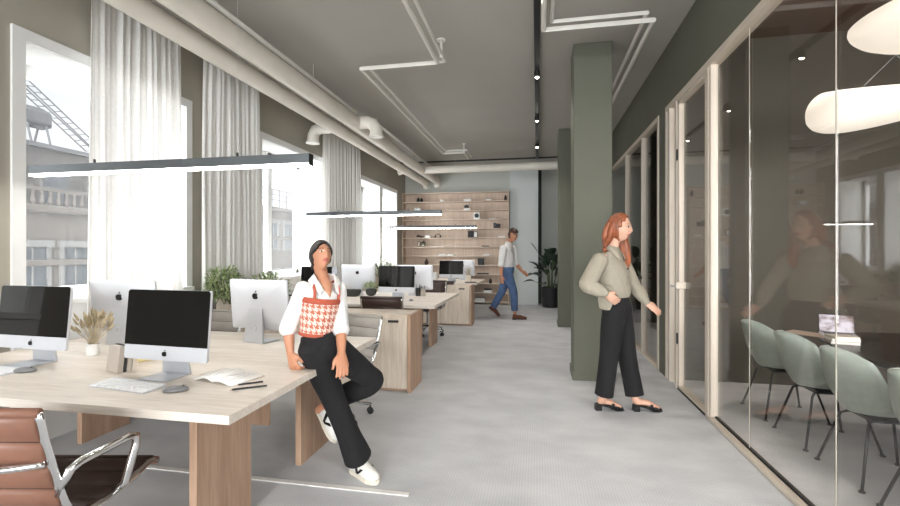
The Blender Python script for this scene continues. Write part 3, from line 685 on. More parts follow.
p = atz(318, 301, DT); dup(im, (p.x, p.y, DT), radians(-3), 'desktop computer with black screen right behind the seated woman')
dup(im, (-2.66, 6.46, DT), radians(182), 'desktop computer seen from behind beyond the dark oval bowl')
dup(im, (-1.78, 6.50, DT), radians(184), 'desktop computer seen from behind beside the pencil cups')
dup(im, (-1.80, 9.42, DT), radians(-3), 'desktop computer with black screen on the desk nearest the bookcase')
dup(im, (-1.66, 10.2, DT), radians(182), 'pale desktop computer back beyond the dried plant on the farthest desk')

def make_keyboard(label, loc, rz):
    t = thing('keyboard', label, 'keyboard', loc, rz, 'keyboards on the front desk')
    b = B(); b.rings([[V((x, y, z)) for y, z in ((-.057, .001), (-.057, .005), (.05, .012), (.057, .016), (.057, .001))] for x in (-.185, .185)]); b.obj('base', M['alulight'], t)
    b = B(); sl = .011 / .114
    for r in range(6):
        yy = -.047 + r * .0178; n = [7, 12, 13, 14, 14, 14][r]; w = .362 / n
        for k in range(n):
            x = -.181 + (k + .5) * w; zz = .0045 + (yy + .057) * .068; b.box(x - w * .42, x + w * .42, yy - .007, yy + .007, zz, zz + .004)
    b.obj('keys', M['keygrey'], t)
    return t
p = atz(127, 387, DT); kb = make_keyboard('slim white keyboard in front of the black screened computer', (p.x, p.y, DT), radians(-8))
p = atz(-10, 371, DT); dup(kb, (p.x, p.y, DT), radians(-3), 'slim white keyboard cut off at the picture edge')
def mouse(u, v, rz, label, z=DT):
    p = atz(u, v, z); t = thing('computer_mouse', label, 'mouse', (p.x, p.y, z), rz, 'computer mice')
    b = B(); b.rings([[V((.029 * s * cos(a), .056 * s * sin(a), zz)) for a in [2 * pi * k / 20 for k in range(20)]] for s, zz in ((.9, .001), (1, .006), (.96, .014), (.8, .021), (.5, .025), (.15, .027))]); b.obj('shell', M['mouse'], t, 2)
    B().cyl((-.003, .03, .0235), (.003, .03, .0235), .005, n=10).obj('wheel', M['soft_black'], t)
mouse(176, 391.5, radians(-60), 'grey mouse between the white keyboard and the open notebook')
mouse(25, 372, radians(-70), 'grey mouse beside the keyboard at the picture edge')
mouse(411, 301, radians(20), 'small mouse by the computer in the middle of the second desk')

# vase with dried wheat
p = atz(93, 355, DT); t = thing('vase', 'white pot filled with dried wheat on the front desk', 'vase', (p.x, p.y, DT))
B().lathe([(.030, .0005), (.034, .004), (.035, .07), (.03, .073), (.03, .02), (.0, .018)], (0, 0, 0)).obj('pot', M['white'], t, True)
b = B(); rnd = random.Random(5)
for k in range(46):
    a = rnd.uniform(0, 6.28); q = rnd.uniform(.015, .088); h = rnd.uniform(.18, .262) - q * .35
    s0 = V((.012 * cos(a), .012 * sin(a), .04)); s1 = V((q * .35 * cos(a), q * .35 * sin(a), h * .6)); s2 = V((q * cos(a), q * sin(a), h))
    b.tube([s0, s1, s2], .0017, 5); d = (s2 - s1).normalized(); B().tube([s2, s2 + d * .012, s2 + d * .04, s2 + d * .06], [.002, .008, .007, .001], 7).obj('wheat_head', M['dry'], t, 2)
b.obj('stem', M['drystem'], t)

# standing books
p = atz(106, 371, DT)
def book(label, loc, rz, w, d, h, cover, lean=0, group=None, name='book'):   # standing book, spine towards -y
    t = thing(name, label, 'book', loc, rz, group); R = Matrix.Rotation(lean, 4, 'Y'); c = .002
    b = B(); b.box(0, c, -d, 0, .0005, h, mtx=R); b.box(w - c, w, -d, 0, .0005, h, mtx=R); b.box(c, w - c, -d, -d + c, .0005, h, mtx=R); b.obj('cover', M[cover], t)
    B().box(c, w - c, -d + c, -.004, .004, h - .004, mtx=R).obj('pages', M['paper'], t)
    return t
for k, (du, w, cv, lb) in enumerate(((0, .026, 'taupe', 'taupe standing book nearest the white pot'), (.03, .012, 'soft_black', 'slim black standing book between two pale books'), (.045, .024, 'taupe', 'grey standing book beside the slim black one'), (.072, .022, 'cream', 'cream standing book next to the computer screen'))):
    book(lb, (p.x + .0 + du * .31, p.y + .0 + du * .95, DT), radians(72), w, .12, .145, cv, radians(6), 'standing books on the front desk')
p = atz(131, 363, DT); o = B().box(-.045, .045, -.06, .06, 0, .003).obj('paper_pad', M['yellow'], None, loc=(p.x, p.y + .05, DT + .001), rz=radians(-20)); tag(o, 'pale yellow paper pad under the computer screen', 'paper')
o = B().box(-.004, .004, -.06, .06, .0, .11).obj('folder', M['yellow'], None, loc=(p.x - .01, p.y + .12, DT + .006), rz=radians(-14)); tag(o, 'thin yellow folder standing behind the books', 'folder')

# open notebook and pencils
p = atz(229, 378, DT); t = thing('notebook', 'open white notebook on the front desk beside the pencils', 'notebook', (p.x, p.y, DT), radians(-14))
for s, nm in ((-1, 'left'), (1, 'right')):
    b = B(); b.sheet(lambda i, j: V((s * .142 * i, (j - .5) * .20, .004 + .016 * sin(pi * min(1, i * 1.15 + .05)) * (1 - .35 * i) * (1.2 if s < 0 else .8))), 12, 2, .006, lambda i, j: V((0, 0, 1)))
    pg = b.obj('page', M['paper'], t, 2)
    b = B()
    for k in range(9): b.box(s * .025 if s > 0 else -.125, s * .125 if s > 0 else -.03, -.075 + k * .017, -.0735 + k * .017, .0, .0006, mtx=Matrix.Translation((0, 0, .0235 if s < 0 else .0175)))
    b.obj('writing_lines', M['ink'], pg)
B().box(-.145, .145, -.105, .105, .0, .0012).obj('cover', M['taupe'], t)
for (u0, v0, u1, v1), lb in (((236, 385, 263, 381.5), 'black pencil lying closest to the open notebook'), ((229, 390, 267, 385.5), 'black pencil nearest the desk edge')):
    a, c = atz(u0, v0, DT + .006), atz(u1, v1, DT + .006); t = thing('pencil', lb, 'pencil', (a.x, a.y, DT + .006), 0, 'pencils on the front desk'); d = V((c.x - a.x, c.y - a.y, 0))
    B().tube([d * .08, d], .0045, 6).obj('shaft', M['soft_black'], t); B().tube([(0, 0, 0), d * .08], [.0008, .0045], 6).obj('tip', M['tan'], t)

# second desk
p = atz(348.5, 297, DT); t = thing('bowl', 'dark oval bowl of stones on the second desk behind the seated woman', 'bowl', (p.x, p.y + .1, DT))
def oval(prof): return [[V((r * 1.0 * cos(a), r * .6 * sin(a), z)) for a in [2 * pi * k / 28 for k in range(28)]] for r, z in prof]
B().rings(oval([(.09, .0005), (.12, .012), (.145, .06), (.15, .10), (.14, .10), (.13, .055), (.08, .02)])).obj('bowl', M['stone'], t, True)
rnd = random.Random(2)
for k in range(9):
    a = k * .7; q = .085 * math.sqrt(rnd.random()); o = B().ball((p.x + q * cos(a) * 1.2, p.y + .1 + q * sin(a) * .7, DT + .082), .034, .028, .022, 10).obj('pebble', M['leaf_dark' if k % 2 else 'stone'], None, 2)
    tag(o, 'smooth dark pebble lying in the oval bowl', 'stone', 'pebbles in the oval bowl')
p = atz(369.5, 296, DT); t = thing('potted_plant', 'small round dark bowl of trailing green plant on the second desk', 'plant', (p.x, p.y + .07, DT))
B().lathe([(.04, .0005), (.07, .02), (.082, .06), (.07, .1), (.062, .1), (.07, .06), (.0, .04)], (0, 0, 0)).obj('bowl', M['stone'], t, True)
B().lathe([(.062, .085), (.0, .09)], (0, 0, 0)).obj('soil', M['soil'], t)
b = B(); blades(b, 90, .08, .1, 8, (.06, .1), .006, (0, 0, .1), 1, .4); b.obj('foliage', [M['leaf1'], M['leaf2']], t)
for k, (u, lb, mt, r, h) in enumerate(((418, 'dark pencil cup on the second desk', 'soft_black', .034, .12), (423, 'pale pencil cup beside the dark one on the second desk', 'taupe', .036, .10))):
    p = atz(u, 296, DT); t = thing('pencil_cup', lb, 'cup', (p.x, p.y, DT), 0, 'pencil cups on the second desk')
    B().lathe([(r * .9, .0005), (r, .01), (r, h), (r * .9, h), (r * .88, .012), (0, .01)], (0, 0, 0), 18).obj('cup', M[mt], t, True)
    for j in range(4): B().tube([(0, 0, .03), (r * .7 * cos(j * 1.7), r * .7 * sin(j * 1.7), h + .05)], .004, 6).obj('pen', M['keygrey' if j % 2 else 'black'], t)
t = thing('document_box', 'white document box on the second cabinet row behind the computer', 'box', (-1.98, 8.42, .755))
B().box(-.09, .09, -.06, .1, .0005, .23, .004).obj('body', M['paper'], t); B().box(-.03, .03, -.063, -.0605, .13, .15).obj('finger_hole', M['ink'], t)
# farthest desk
p = atz(445.5, 285.5, DT); t = thing('desk_tray', 'dark open tray on the desk nearest the bookcase', 'tray', (p.x, p.y + .1, DT)); b = B()
b.box(-.14, .14, -.09, .09, .0005, .008); b.box(-.14, .14, -.09, -.082, .008, .075); b.box(-.14, .14, .082, .09, .008, .075); b.box(-.14, -.132, -.082, .082, .008, .075); b.box(.132, .14, -.082, .082, .008, .075); b.obj('tray', M['leather_dark_or_shaded'], t)
for k in range(3): B().box(-.13, .13, -.08, .08, .010 + k * .006, .015 + k * .006).obj('paper_sheet', M['paper'], t)
p = atz(468.5, 281.2, DT); t = thing('vase', 'pale vase of dried grass on the desk nearest the bookcase', 'vase', (p.x, p.y, DT))
B().lathe([(.05, .0005), (.062, .03), (.055, .1), (.042, .13), (.036, .13), (.046, .09), (0, .02)], (0, 0, 0)).obj('pot', M['cream'], t, True)
b = B(); rnd = random.Random(9)
for k in range(22):
    a = rnd.uniform(0, 6.28); q = rnd.uniform(.03, .17); h = rnd.uniform(.22, .34); b.tube([(0, 0, .06), (q * .4 * cos(a), q * .4 * sin(a), h * .65), (q * cos(a), q * sin(a), h)], [.002, .004, .002], 5)
b.obj('dried_grass', M['dry'], t)
p = atz(483, 281, DT); o = B().box(-.12, .12, -.16, .16, 0, .012, .002).obj('notebook', M['leather_dark_or_shaded'], None, loc=(-1.36, 9.30, DT + .0005), rz=.2); tag(o, 'dark closed notebook near the aisle corner of the farthest desk', 'notebook')

# ================================================================== OFFICE CHAIRS
def prof(t):                         # side curve of the sling, 0 at the top of the back, 1 at the front of the seat
    pts = [(-.315, .875), (-.285, .76), (-.25, .64), (-.215, .535), (-.175, .475), (-.11, .447), (0, .437), (.12, .45), (.225, .468), (.27, .452)]
    x = t * (len(pts) - 1); i = min(int(x), len(pts) - 2); f = x - i
    p = [pts[max(0, min(len(pts) - 1, k))] for k in (i - 1, i, i + 1, i + 2)]
    r = []
    for c in (0, 1):
        a, b_, c_, d = p[0][c], p[1][c], p[2][c], p[3][c]
        r.append(.5 * (2 * b_ + (c_ - a) * f + (2 * a - 5 * b_ + 4 * c_ - d) * f * f + (3 * b_ - a - 3 * c_ + d) * f ** 3))
    return r
def pnorm(t):
    a, c = prof(max(0, t - .01)), prof(min(1, t + .01)); d = V((0, c[0] - a[0], c[1] - a[1])).normalized(); return V((0, -d.z, d.y))
def make_office_chair(label, loc, rz, leather, back_only=None):
    t = thing('office_chair', label, 'chair', loc, rz, 'ribbed leather office chairs'); W = .225
    def sling(t0, t1, nr):
        def f(i, j):
            s = t0 + (t1 - t0) * j; y, z = prof(s); return V(((i - .5) * 2 * W, y, z))
        def nf(i, j):
            s = t0 + (t1 - t0) * j; return pnorm(s) * (.40 + 1.25 * abs(sin(pi * j * nr)) ** .55)
        bb = B().sheet(f, 2, nr * 8, .022, nf); n0 = len(bb.bm.faces)
        for k in range(1, nr): y, z = prof(t0 + (t1 - t0) * k / nr); bb.tube([(-W, y, z), (W, y, z)], .0062, 6)
        bb.bm.faces.ensure_lookup_table()
        for fc in bb.bm.faces[n0:]: fc.material_index = 1
        return bb
    sling(.015, .44, 5).obj('backrest', [M[leather], M['leather_seam']], t, 2); sling(.44, .985, 6).obj('seat', [M['leather_dark_or_shaded'], M['leather_seam']], t, 2)  # seat of the brown chair darkened in colour for shade under the desk
    for s in (-1, 1):
        pts = [V((s * (W + .008), *prof(k / 30))) for k in range(31)]
        B().tube(pts, .019, 8, False, .5).obj('side_rail', M['chrome'], t, 2)
        pa = [prof(.30), prof(.80)]; x = s * (W + .03)
        B().tube([(s * W, pa[0][0], pa[0][1]), (x + s * .02, -.235, .655), (x + s * .025, -.2, .665), (x + s * .025, .04, .655), (x + s * .025, .075, .64), (x + s * .025, .075, .61), (x + s * .01, .035, .47), (s * W, .03, .445)], .0135, 8, False, 1.3).obj('armrest', M['chrome'], t, 2)
    for tt, dz in ((.17, .03), (.78, .02)):
        y, z = prof(tt); n = pnorm(tt)
        B().tube([V((x, y, z)) - n * (.012 + .035 * (1 - abs(x / W) ** 2.2)) for x in [W * k / 8 for k in range(-8, 9)]], .012, 8).obj('stretcher', M['chrome'], t, 2)
    for tt in (0.0, 1.0):
        y, z = prof(tt); B().cyl((-W - .015, y, z), (W + .015, y, z), .016, n=12).obj('end_roll', M[leather], t, 2)
    B().cyl((0, 0, .13), (0, 0, .40), .024).obj('gas_column', M['chrome'], t, True)
    B().box(-.09, .09, -.1, .1, .385, .412, .008).obj('tilt_mechanism', M['soft_black'], t)
    for k in range(5):
        a = 2 * pi * k / 5 + .3; d = V((cos(a), sin(a), 0))
        B().tube([d * .02 + V((0, 0, .15)), d * .15 + V((0, 0, .125)), d * .30 + V((0, 0, .085))], [.022, .018, .013], 8).obj('base_spoke', M['chrome'], t, 2)
        q = d * .29; e = V((-d.y, d.x, 0)); c = B().cyl(q + V((0, 0, .05)), q + V((0, 0, .09)), .008, n=8)
        c = c.obj('caster', M['soft_black'], t)
        b = B()
        for s in (-1, 1): b.cyl(q + e * (s * .006) + V((0, 0, .0285)), q + e * (s * .022) + V((0, 0, .0285)), .028, n=14)
        b.obj('wheel', M['soft_black'], c, True)
    return t
oc = make_office_chair('brown ribbed leather office chair drawn up to the near side of the front desk', (-1.878, 1.444, 0), radians(10.7), 'leather_brown')
SW = {'grey': {'brown_leather': M['leather_grey'], 'dark_brown_leather': M['leather_grey']}, 'dark': {'brown_leather': M['leather_dark_or_shaded']}}
g1_ = dup(oc, (-1.64, 3.53, 0), radians(160), 'grey ribbed office chair between the seated woman and the oak cabinet', None, SW['grey'])
g2_ = dup(oc, (-2.99, 3.55, 0), radians(178), 'ribbed office chair behind the front desk below the bushy plant', None, SW['grey'])
g1_.scale = g2_.scale = (.94, .94, .94)
dup(oc, (-1.73, 5.13, 0), radians(2), 'dark brown office chair pulled up to the second desk', None, SW['dark'])
dup(oc, (-2.75, 5.13, 0), radians(-4), 'dark brown office chair at the second desk, mostly behind the seated woman', None, SW['dark'])
dup(oc, (-1.80, 7.35, 0), radians(176), 'dark office chair on the far side of the second desk, wheels showing past its legs', None, SW['dark'])
dup(oc, (-1.95, 11.0, 0), radians(172), 'dark office chair between the farthest desk and the bookcase', None, SW['dark'])

# ================================================================== BOOKCASE
t = thing('bookcase', 'wall wide oak bookcase with thin shelves on the back wall', 'bookcase', (-2.15, 11.85, 0)); SHZ = [2.955 - .2405 * k for k in range(13)]
w = 1.425
B().box(-w, w, .12, .145, 0, 2.97).obj('back_panel', M['shelf_wood'], t)
for s in (-1, 1): B().box(s * w - .012, s * w + .012, -.15, .145, 0, 2.975).obj('side_panel', M['shelf_wood'], t)
for z in SHZ: B().box(-w + .012, w - .012, -.15, .12, z - .018, z, .001).obj('shelf', M['shelf_edge'], t)
YS = 11.78
def onshelf(u, k): return V((aty(u, 200, YS).x, YS, SHZ[k]))
def sitem(name, label, cat, u, k, mk, group=None, dy=0, rz=0):
    p = onshelf(u, k); t = thing(name, label, cat, (p.x, p.y + dy, p.z + .0005), rz, group); mk(t); return t
PX = .0265
def g_vase(r, h, m): return lambda t: B().lathe([(r * .7, 0), (r, h * .3), (r * .85, h * .7), (r * .4, h * .88), (r * .5, h), (r * .4, h), (r * .3, h * .85), (r * .6, h * .3), (0, .02)], n=20).obj('body', M[m], t, True)
def g_bowl(r, h, m): return lambda t: B().lathe([(r * .4, 0), (r * .75, h * .3), (r, h), (r * .94, h), (r * .68, h * .4), (0, h * .2)], n=22).obj('body', M[m], t, True)
def g_box(w, d, h, m, m2=None):
    def f(t):
        B().box(-w / 2, w / 2, -d / 2, d / 2, 0, h * .72, .003).obj('body', M[m], t); B().box(-w / 2 - .003, w / 2 + .003, -d / 2 - .003, d / 2 + .003, h * .72, h, .003).obj('lid', M[m2 or m], t)
    return f
def g_tray(w, d, m):
    def f(t): b = B(); b.box(-w / 2, w / 2, -d / 2, d / 2, 0, .008); b.box(-w / 2, w / 2, -d / 2, -d / 2 + .008, .008, .03); b.box(-w / 2, w / 2, d / 2 - .008, d / 2, .008, .03); b.box(-w / 2, -w / 2 + .008, -d / 2, d / 2, .008, .03); b.box(w / 2 - .008, w / 2, -d / 2, d / 2, .008, .03); b.obj('tray', M[m], t); B().box(-w * .3, w * .2, -d * .3, d * .3, .0085, .02).obj('papers', M['ink'], t)
    return f
def g_camera(t):
    B().box(-.06, .06, -.03, .03, 0, .075, .008).obj('body', M['black'], t); B().tube([(0, -.03, .038), (0, -.085, .038)], .032, 18).obj('lens', M['black'], t, True); B().box(-.02, .02, -.02, .02, .075, .092, .004).obj('viewfinder', M['black'], t)
def g_speaker(t):
    B().box(-.085, .085, -.06, .08, 0, .18, .012).obj('cabinet', M['white'], t); B().cyl((0, -.061, .092), (0, -.068, .092), .058, n=26).obj('driver', M['black'], t, True); B().cyl((0, -.066, .092), (0, -.075, .092), .02, n=16).obj('dust_cap', M['soft_black'], t, True)
def g_shoe(m):
    def f(t):
        b = B(); b.rings([[V((x, y * wd, z)) for y, z in ((-.035, 0), (.035, 0), (.034, hh * .6), (.018, hh), (-.018, hh), (-.034, hh * .6))] for x, wd, hh in ((-.11, .6, .05), (-.08, .9, .085), (-.03, .95, .075), (.03, 1.05, .055), (.09, 1, .04), (.12, .6, .025))]); b.obj('upper', M[m], t, True)
        B().box(-.112, .122, -.036, .036, 0, .012, .004).obj('sole', M['sole'], t)
    return f
def g_headphones(t):
    B().tube([(.075 * cos(a), .0, .02 + .085 * sin(a)) for a in [pi * k / 14 for k in range(15)]], .009, 8).obj('band', M['black'], t, 2)
    for s in (-1, 1): B().cyl((s * .06, 0, .035), (s * .088, 0, .035), .033, n=18).obj('ear_cup', M['black'], t, True)
def g_frame(w, h, m):
    def f(t):
        R = Matrix.Rotation(radians(-8), 4, 'X'); b = B(); k = .014
        b.box(-w / 2, w / 2, -.01, .01, 0, k, mtx=R); b.box(-w / 2, w / 2, -.01, .01, h - k, h, mtx=R); b.box(-w / 2, -w / 2 + k, -.01, .01, k, h - k, mtx=R); b.box(w / 2 - k, w / 2, -.01, .01, k, h - k, mtx=R); b.obj('frame', M['black'], t)
        B().box(-w / 2 + k, w / 2 - k, .0, .008, k, h - k, mtx=R).obj('picture', M[m], t)
        B().tube([(0, .02, h * .7), (0, .055, .003)], .004, 6).obj('easel_strut', M['black'], t)
    return f
def g_jar(t):
    B().lathe([(.05, 0), (.06, .01), (.06, .1), (.05, .12), (.046, .12), (.055, .1), (.055, .015), (0, .012)], n=20).obj('jar', M['glassware'], t, True); B().lathe([(.05, .121), (.052, .135), (.012, .145), (.014, .165), (0, .166)], n=18).obj('lid', M['black'], t, True)
def g_orb(r, m): return lambda t: (B().ball((0, 0, r + .008), r, n=18).obj('globe', M[m], t, 2), B().lathe([(r * .6, 0), (r * .5, .012), (0, .014)], n=16).obj('base', M['black'], t, True))
def flat_books(u, k, spec, tone, grp):
    p = onshelf(u, k); z = p.z + .0005
    for i, (w, d, h, m) in enumerate(spec):
        t = thing('book', '%s lying %s on the bookcase %s' % (tone[i][0], tone[i][1], tone[i][2]), 'book', (p.x + (i % 2) * .008, p.y, z), (i % 3 - 1) * .05, grp)
        b = B(); b.box(-w / 2, w / 2, -d / 2, d / 2, 0, .002); b.box(-w / 2, w / 2, -d / 2, d / 2, h - .002, h); b.box(-w / 2, w / 2, d / 2 - .002, d / 2, .002, h - .002); b.obj('cover', M[m], t)
        B().box(-w / 2 + .004, w / 2 - .004, -d / 2 + .004, d / 2 - .003, .0022, h - .0022).obj('pages', M['paper'], t); z += h + .0005
sitem('vase', 'taller black vase at the window end of the top shelf', 'vase', 418.2, 1, g_vase(.045, .13, 'black'), 'pair of black vases')
sitem('vase', 'shorter black vase beside the other on the top shelf', 'vase', 421.5, 1, g_vase(.04, .115, 'black'), 'pair of black vases')
sitem('bowl', 'small white bowl on the top shelf', 'bowl', 442.3, 1, g_bowl(.07, .05, 'white'))
sitem('storage_box', 'low white box in the middle of the top shelf', 'box', 467.5, 1, g_box(.19, .14, .05, 'white'))
sitem('bowl', 'shallow white dish right of centre on the top shelf', 'bowl', 489, 1, g_bowl(.085, .04, 'white'))
sitem('vase', 'dark bottle vase at the aisle end of the top shelf', 'vase', 505.5, 1, g_vase(.04, .14, 'soft_black'))
sitem('storage_box', 'white lidded box on the second shelf above the pendant lamp', 'box', 418, 2, g_box(.16, .14, .085, 'white'))
flat_books(467, 2, [(.17, .14, .028, 'white'), (.15, .12, .028, 'cream')], [('white book', 'under a black camera', 'second shelf'), ('cream book', 'between camera and white book', 'second shelf')], 'books under the camera')
p = onshelf(466.5, 2); t = thing('camera', 'black camera on two books on the second shelf', 'camera', (p.x, p.y, p.z + .0585)); g_camera(t)
sitem('loudspeaker', 'white box loudspeaker with a round black driver on the third shelf', 'loudspeaker', 477, 3, g_speaker)
flat_books(447, 3, [(.3, .15, .012, 'taupe')], [('thin taupe folder', 'flat', 'third shelf')], None)
flat_books(492.5, 3, [(.18, .14, .014, 'white')], [('thin white book', 'beside the loudspeaker', 'third shelf')], None)
sitem('globe_lamp', 'small white globe on the fourth shelf', 'lamp', 450.5, 4, g_orb(.042, 'white'))
sitem('bowl', 'dark low bowl beside the white globe', 'bowl', 455, 4, g_bowl(.06, .05, 'soft_black'))
sitem('storage_box', 'black upright box toward the aisle end of the fourth shelf', 'box', 495, 4, g_box(.07, .12, .14, 'black'))
sitem('storage_box', 'black wider box beside the upright one on the fourth shelf', 'box', 498.2, 4, g_box(.11, .13, .11, 'soft_black'))
sitem('shoe', 'dark display shoe at the window end of the fifth shelf', 'shoe', 420.5, 5, g_shoe('leather_dark_or_shaded'))
sitem('storage_box', 'low white box beside the display shoe', 'box', 428, 5, g_box(.14, .12, .065, 'white'))
sitem('headphones', 'black headphones standing on the fifth shelf', 'headphones', 438, 5, g_headphones)
sitem('picture_frame', 'black framed picture on the fifth shelf', 'picture', 471, 5, g_frame(.15, .18, 'soft_black'), None, -.06)
sitem('picture_frame', 'black framed pale print leaning beside the darker frame', 'picture', 475.8, 5, g_frame(.11, .16, 'paper'), None, -.06)
flat_books(501.5, 5, [(.18, .14, .022, 'cream'), (.17, .13, .02, 'taupe')], [('cream book', 'at the aisle end', 'fifth shelf, lower of two'), ('taupe book', 'on top of a cream one', 'fifth shelf')], 'books on the fifth shelf')
sitem('picture_frame', 'small black frame beside a glass jar on the sixth shelf', 'picture', 419.5, 6, g_frame(.08, .15, 'shelf_wood'), None, -.06)
sitem('jar', 'clear glass jar with black lid on the sixth shelf', 'jar', 423.5, 6, g_jar)
flat_books(437, 6, [(.36, .14, .012, 'leather_dark_or_shaded')], [('long dark brown folder', 'flat', 'sixth shelf')], None)
sitem('tray', 'black tray on the sixth shelf behind the walking man', 'tray', 485.5, 6, g_tray(.19, .14, 'black'))
flat_books(442, 7, [(.2, .15, .022, 'leaf_dark'), (.17, .14, .02, 'paper')], [('dark green book', 'under a white one', 'seventh shelf'), ('white book', 'on the dark green one', 'seventh shelf')], 'books on the seventh shelf')
flat_books(450.5, 7, [(.22, .15, .02, 'stone'), (.15, .13, .02, 'paper')], [('dark grey book', 'under a white one', 'seventh shelf, middle'), ('white book', 'on a dark grey one', 'seventh shelf, middle')], 'books on the seventh shelf')
flat_books(486, 7, [(.21, .15, .02, 'soft_black'), (.15, .12, .022, 'cream')], [('black book', 'under a cream one', 'seventh shelf'), ('cream book', 'on a black one', 'seventh shelf')], 'books on the seventh shelf')
sitem('vase', 'dark round bellied vase on the eighth shelf', 'vase', 426.5, 8, g_vase(.06, .16, 'leather_dark_or_shaded'))
sitem('storage_box', 'black square box on the eighth shelf', 'box', 481, 8, g_box(.155, .12, .175, 'soft_black'))
sitem('tray', 'dark tray on the ninth shelf beside the far computer', 'tray', 431.5, 9, g_tray(.15, .14, 'leather_dark_or_shaded'))
sitem('tray', 'wide black tray on the ninth shelf', 'tray', 483, 9, g_tray(.31, .16, 'black'))
sitem('vase', 'black cylinder vase on the tenth shelf', 'vase', 490.5, 10, g_vase(.042, .13, 'black'))
sitem('storage_box', 'white and black box on the eleventh shelf', 'box', 488, 11, g_box(.2, .15, .1, 'white', 'black'))
flat_books(478, 11, [(.2, .15, .022, 'leather_dark_or_shaded')], [('dark brown book', 'flat', 'eleventh shelf')], None)
flat_books(480, 12, [(.28, .18, .04, 'white'), (.26, .17, .035, 'leaf_dark'), (.24, .16, .03, 'soft_black')], [('thick white book', 'at the bottom of a stack', 'lowest shelf'), ('green book', 'in the middle of a stack', 'lowest shelf'), ('black book', 'on top of a stack', 'lowest shelf')], 'stacked books on the lowest shelf')

# ================================================================== POTTED PLANT IN THE RECESS
t = thing('potted_plant', 'tall dark leaved plant in a black pot beside the far column', 'plant', (.33, 11.46, 0))
B().lathe([(.16, .001), (.19, .01), (.235, .46), (.24, .5), (.215, .5), (.205, .44), (0, .42)], n=32).obj('pot', M['pot_black'], t, True)
B().lathe([(.208, .43), (0, .45)], n=24).obj('soil', M['soil'], t)
rnd = random.Random(12)
for k in range(38):
    a = k * 2.4 + rnd.uniform(-.3, .3); h = rnd.uniform(.4, 1.12) if k > 4 else rnd.uniform(.1, .3); out = rnd.uniform(.16, .40) if k > 4 else .38
    out *= .62 if sin(a) > .1 else 1
    p0 = V((.05 * cos(a), .05 * sin(a), .42)); p1 = V((out * .45 * cos(a), out * .45 * sin(a), .42 + h * .55)); p2 = V((out * cos(a), out * sin(a), .42 + h * .8))
    B().tube([p0, p1, p2], [.011, .009, .006], 6).obj('stem', M['stem'], t, 2) if k < 12 else None
    d = (p2 - p1).normalized(); L = rnd.uniform(.30, .46) * (.75 if sin(a) > .1 else 1); s = d.cross(V((0, 0, 1))).normalized(); W = L * .27
    def lf(i, j, p2=p2, d=d, s=s, L=L, W=W, dr=rnd.uniform(.1, .5)):
        wd = W * sin(pi * min(1, j * .96 + .03)) ** .7; q = p2 + d * (L * j) - V((0, 0, dr * L * j * j)); x = (i - .5) * 2
        return q + s * (wd * x) + V((0, 0, .035 * abs(x) * sin(pi * j)))
    B().sheet(lf, 6, 10, .003, lambda i, j: V((0, 0, 1))).obj('leaf', M['leaf_dark'], t, 2)

# ================================================================== MEETING ROOM
def make_shell_chair(label, loc, rz, m='sage'):
    t = thing('shell_chair', label, 'chair', loc, rz, 'shell chairs along the meeting table' if m == 'sage' else 'blue grey shell chairs in the small room')
    # bucket shell: seat pan curling up into a tall rounded back that wraps to the sides, front towards +y
    def f(i, j):
        x = (i - .5) * 2
        if j < .42:
            s = j / .42; y = .24 - .40 * s; z = .455 - .045 * sin(pi * min(1, s * .75)) - .0 * s; w = .205 + .04 * sin(pi * s * .5); lift = .05 * s * s
            if s < .18: w *= .72 + .28 * (s / .18)
        else:
            s = (j - .42) / .58; y = -.16 - .13 * sin(s * pi / 2 * .9) - .03 * s; lift = .05
            z1 = .43 + .36 * .4 ** 1.12 - .012
            if s < .4: z = .43 + .36 * s ** 1.12 - .02 * (1 - s); w = .245 - .003 * s
            else: ph = (s - .4) / .6 * pi / 2 * .985; z = z1 + (.79 - z1) * sin(ph); w = .244 * cos(ph) ** .85
        q = abs(x) ** 2.2
        yy = y + (q * (.15 * min(1, max(0, (j - .25) / .3)) if j > .25 else 0)) * (1 if j < .85 else (1 - (j - .85) / .15 * .7)); zz = z + q * (.10 * (1 if j < .4 else max(0, 1 - (j - .4) / .25)) * min(1, j / .2))
        return V((x * w, yy, zz))
    def nf(i, j):
        e = .012; a = f(min(1, i + e), j) - f(max(0, i - e), j); c = f(i, min(1, j + e)) - f(i, max(0, j - e)); n = a.cross(c); return n.normalized() if n.length > 1e-9 else V((0, 0, 1))
    B().sheet(f, 20, 34, .03, nf).obj('shell', M[m], t, 2)
    B().box(-.12, .12, -.12, .14, .375, .392, .004).obj('seat_frame', M['black'], t)
    for sx in (-1, 1):
        for sy in (-1, 1):
            B().tube([(sx * .06, sy * .04, .385), (sx * .10, sy * .12 , .375), (sx * .125, sy * .145, .355), (sx * .212, sy * .232, .004)], .0085, 8).obj('leg', M['black'], t, 2)
            B().cyl((sx * .212, sy * .232, .0), (sx * .212, sy * .232, .008), .017, n=12).obj('glide', M['black'], t)
    return t
sc = make_shell_chair('sage shell chair farthest from the camera at the meeting table', (2.08, 4.345, 0), -pi / 2)
dup(sc, (2.08, 3.78, 0), -pi / 2, 'sage shell chair second from the meeting room end wall')
dup(sc, (2.08, 3.225, 0), -pi / 2, 'sage shell chair in front of the books and laptop')
dup(sc, (2.08, 2.66, 0), -pi / 2, 'sage shell chair cut off at the picture edge')
c2 = make_shell_chair('blue grey shell chair behind the glass beside the walking woman', (1.98, 6.25, 0), -pi / 2 + .3, 'teal')
dup(c2, (2.05, 7.0, 0), -pi / 2, 'blue grey shell chair farther back in the small glazed room')

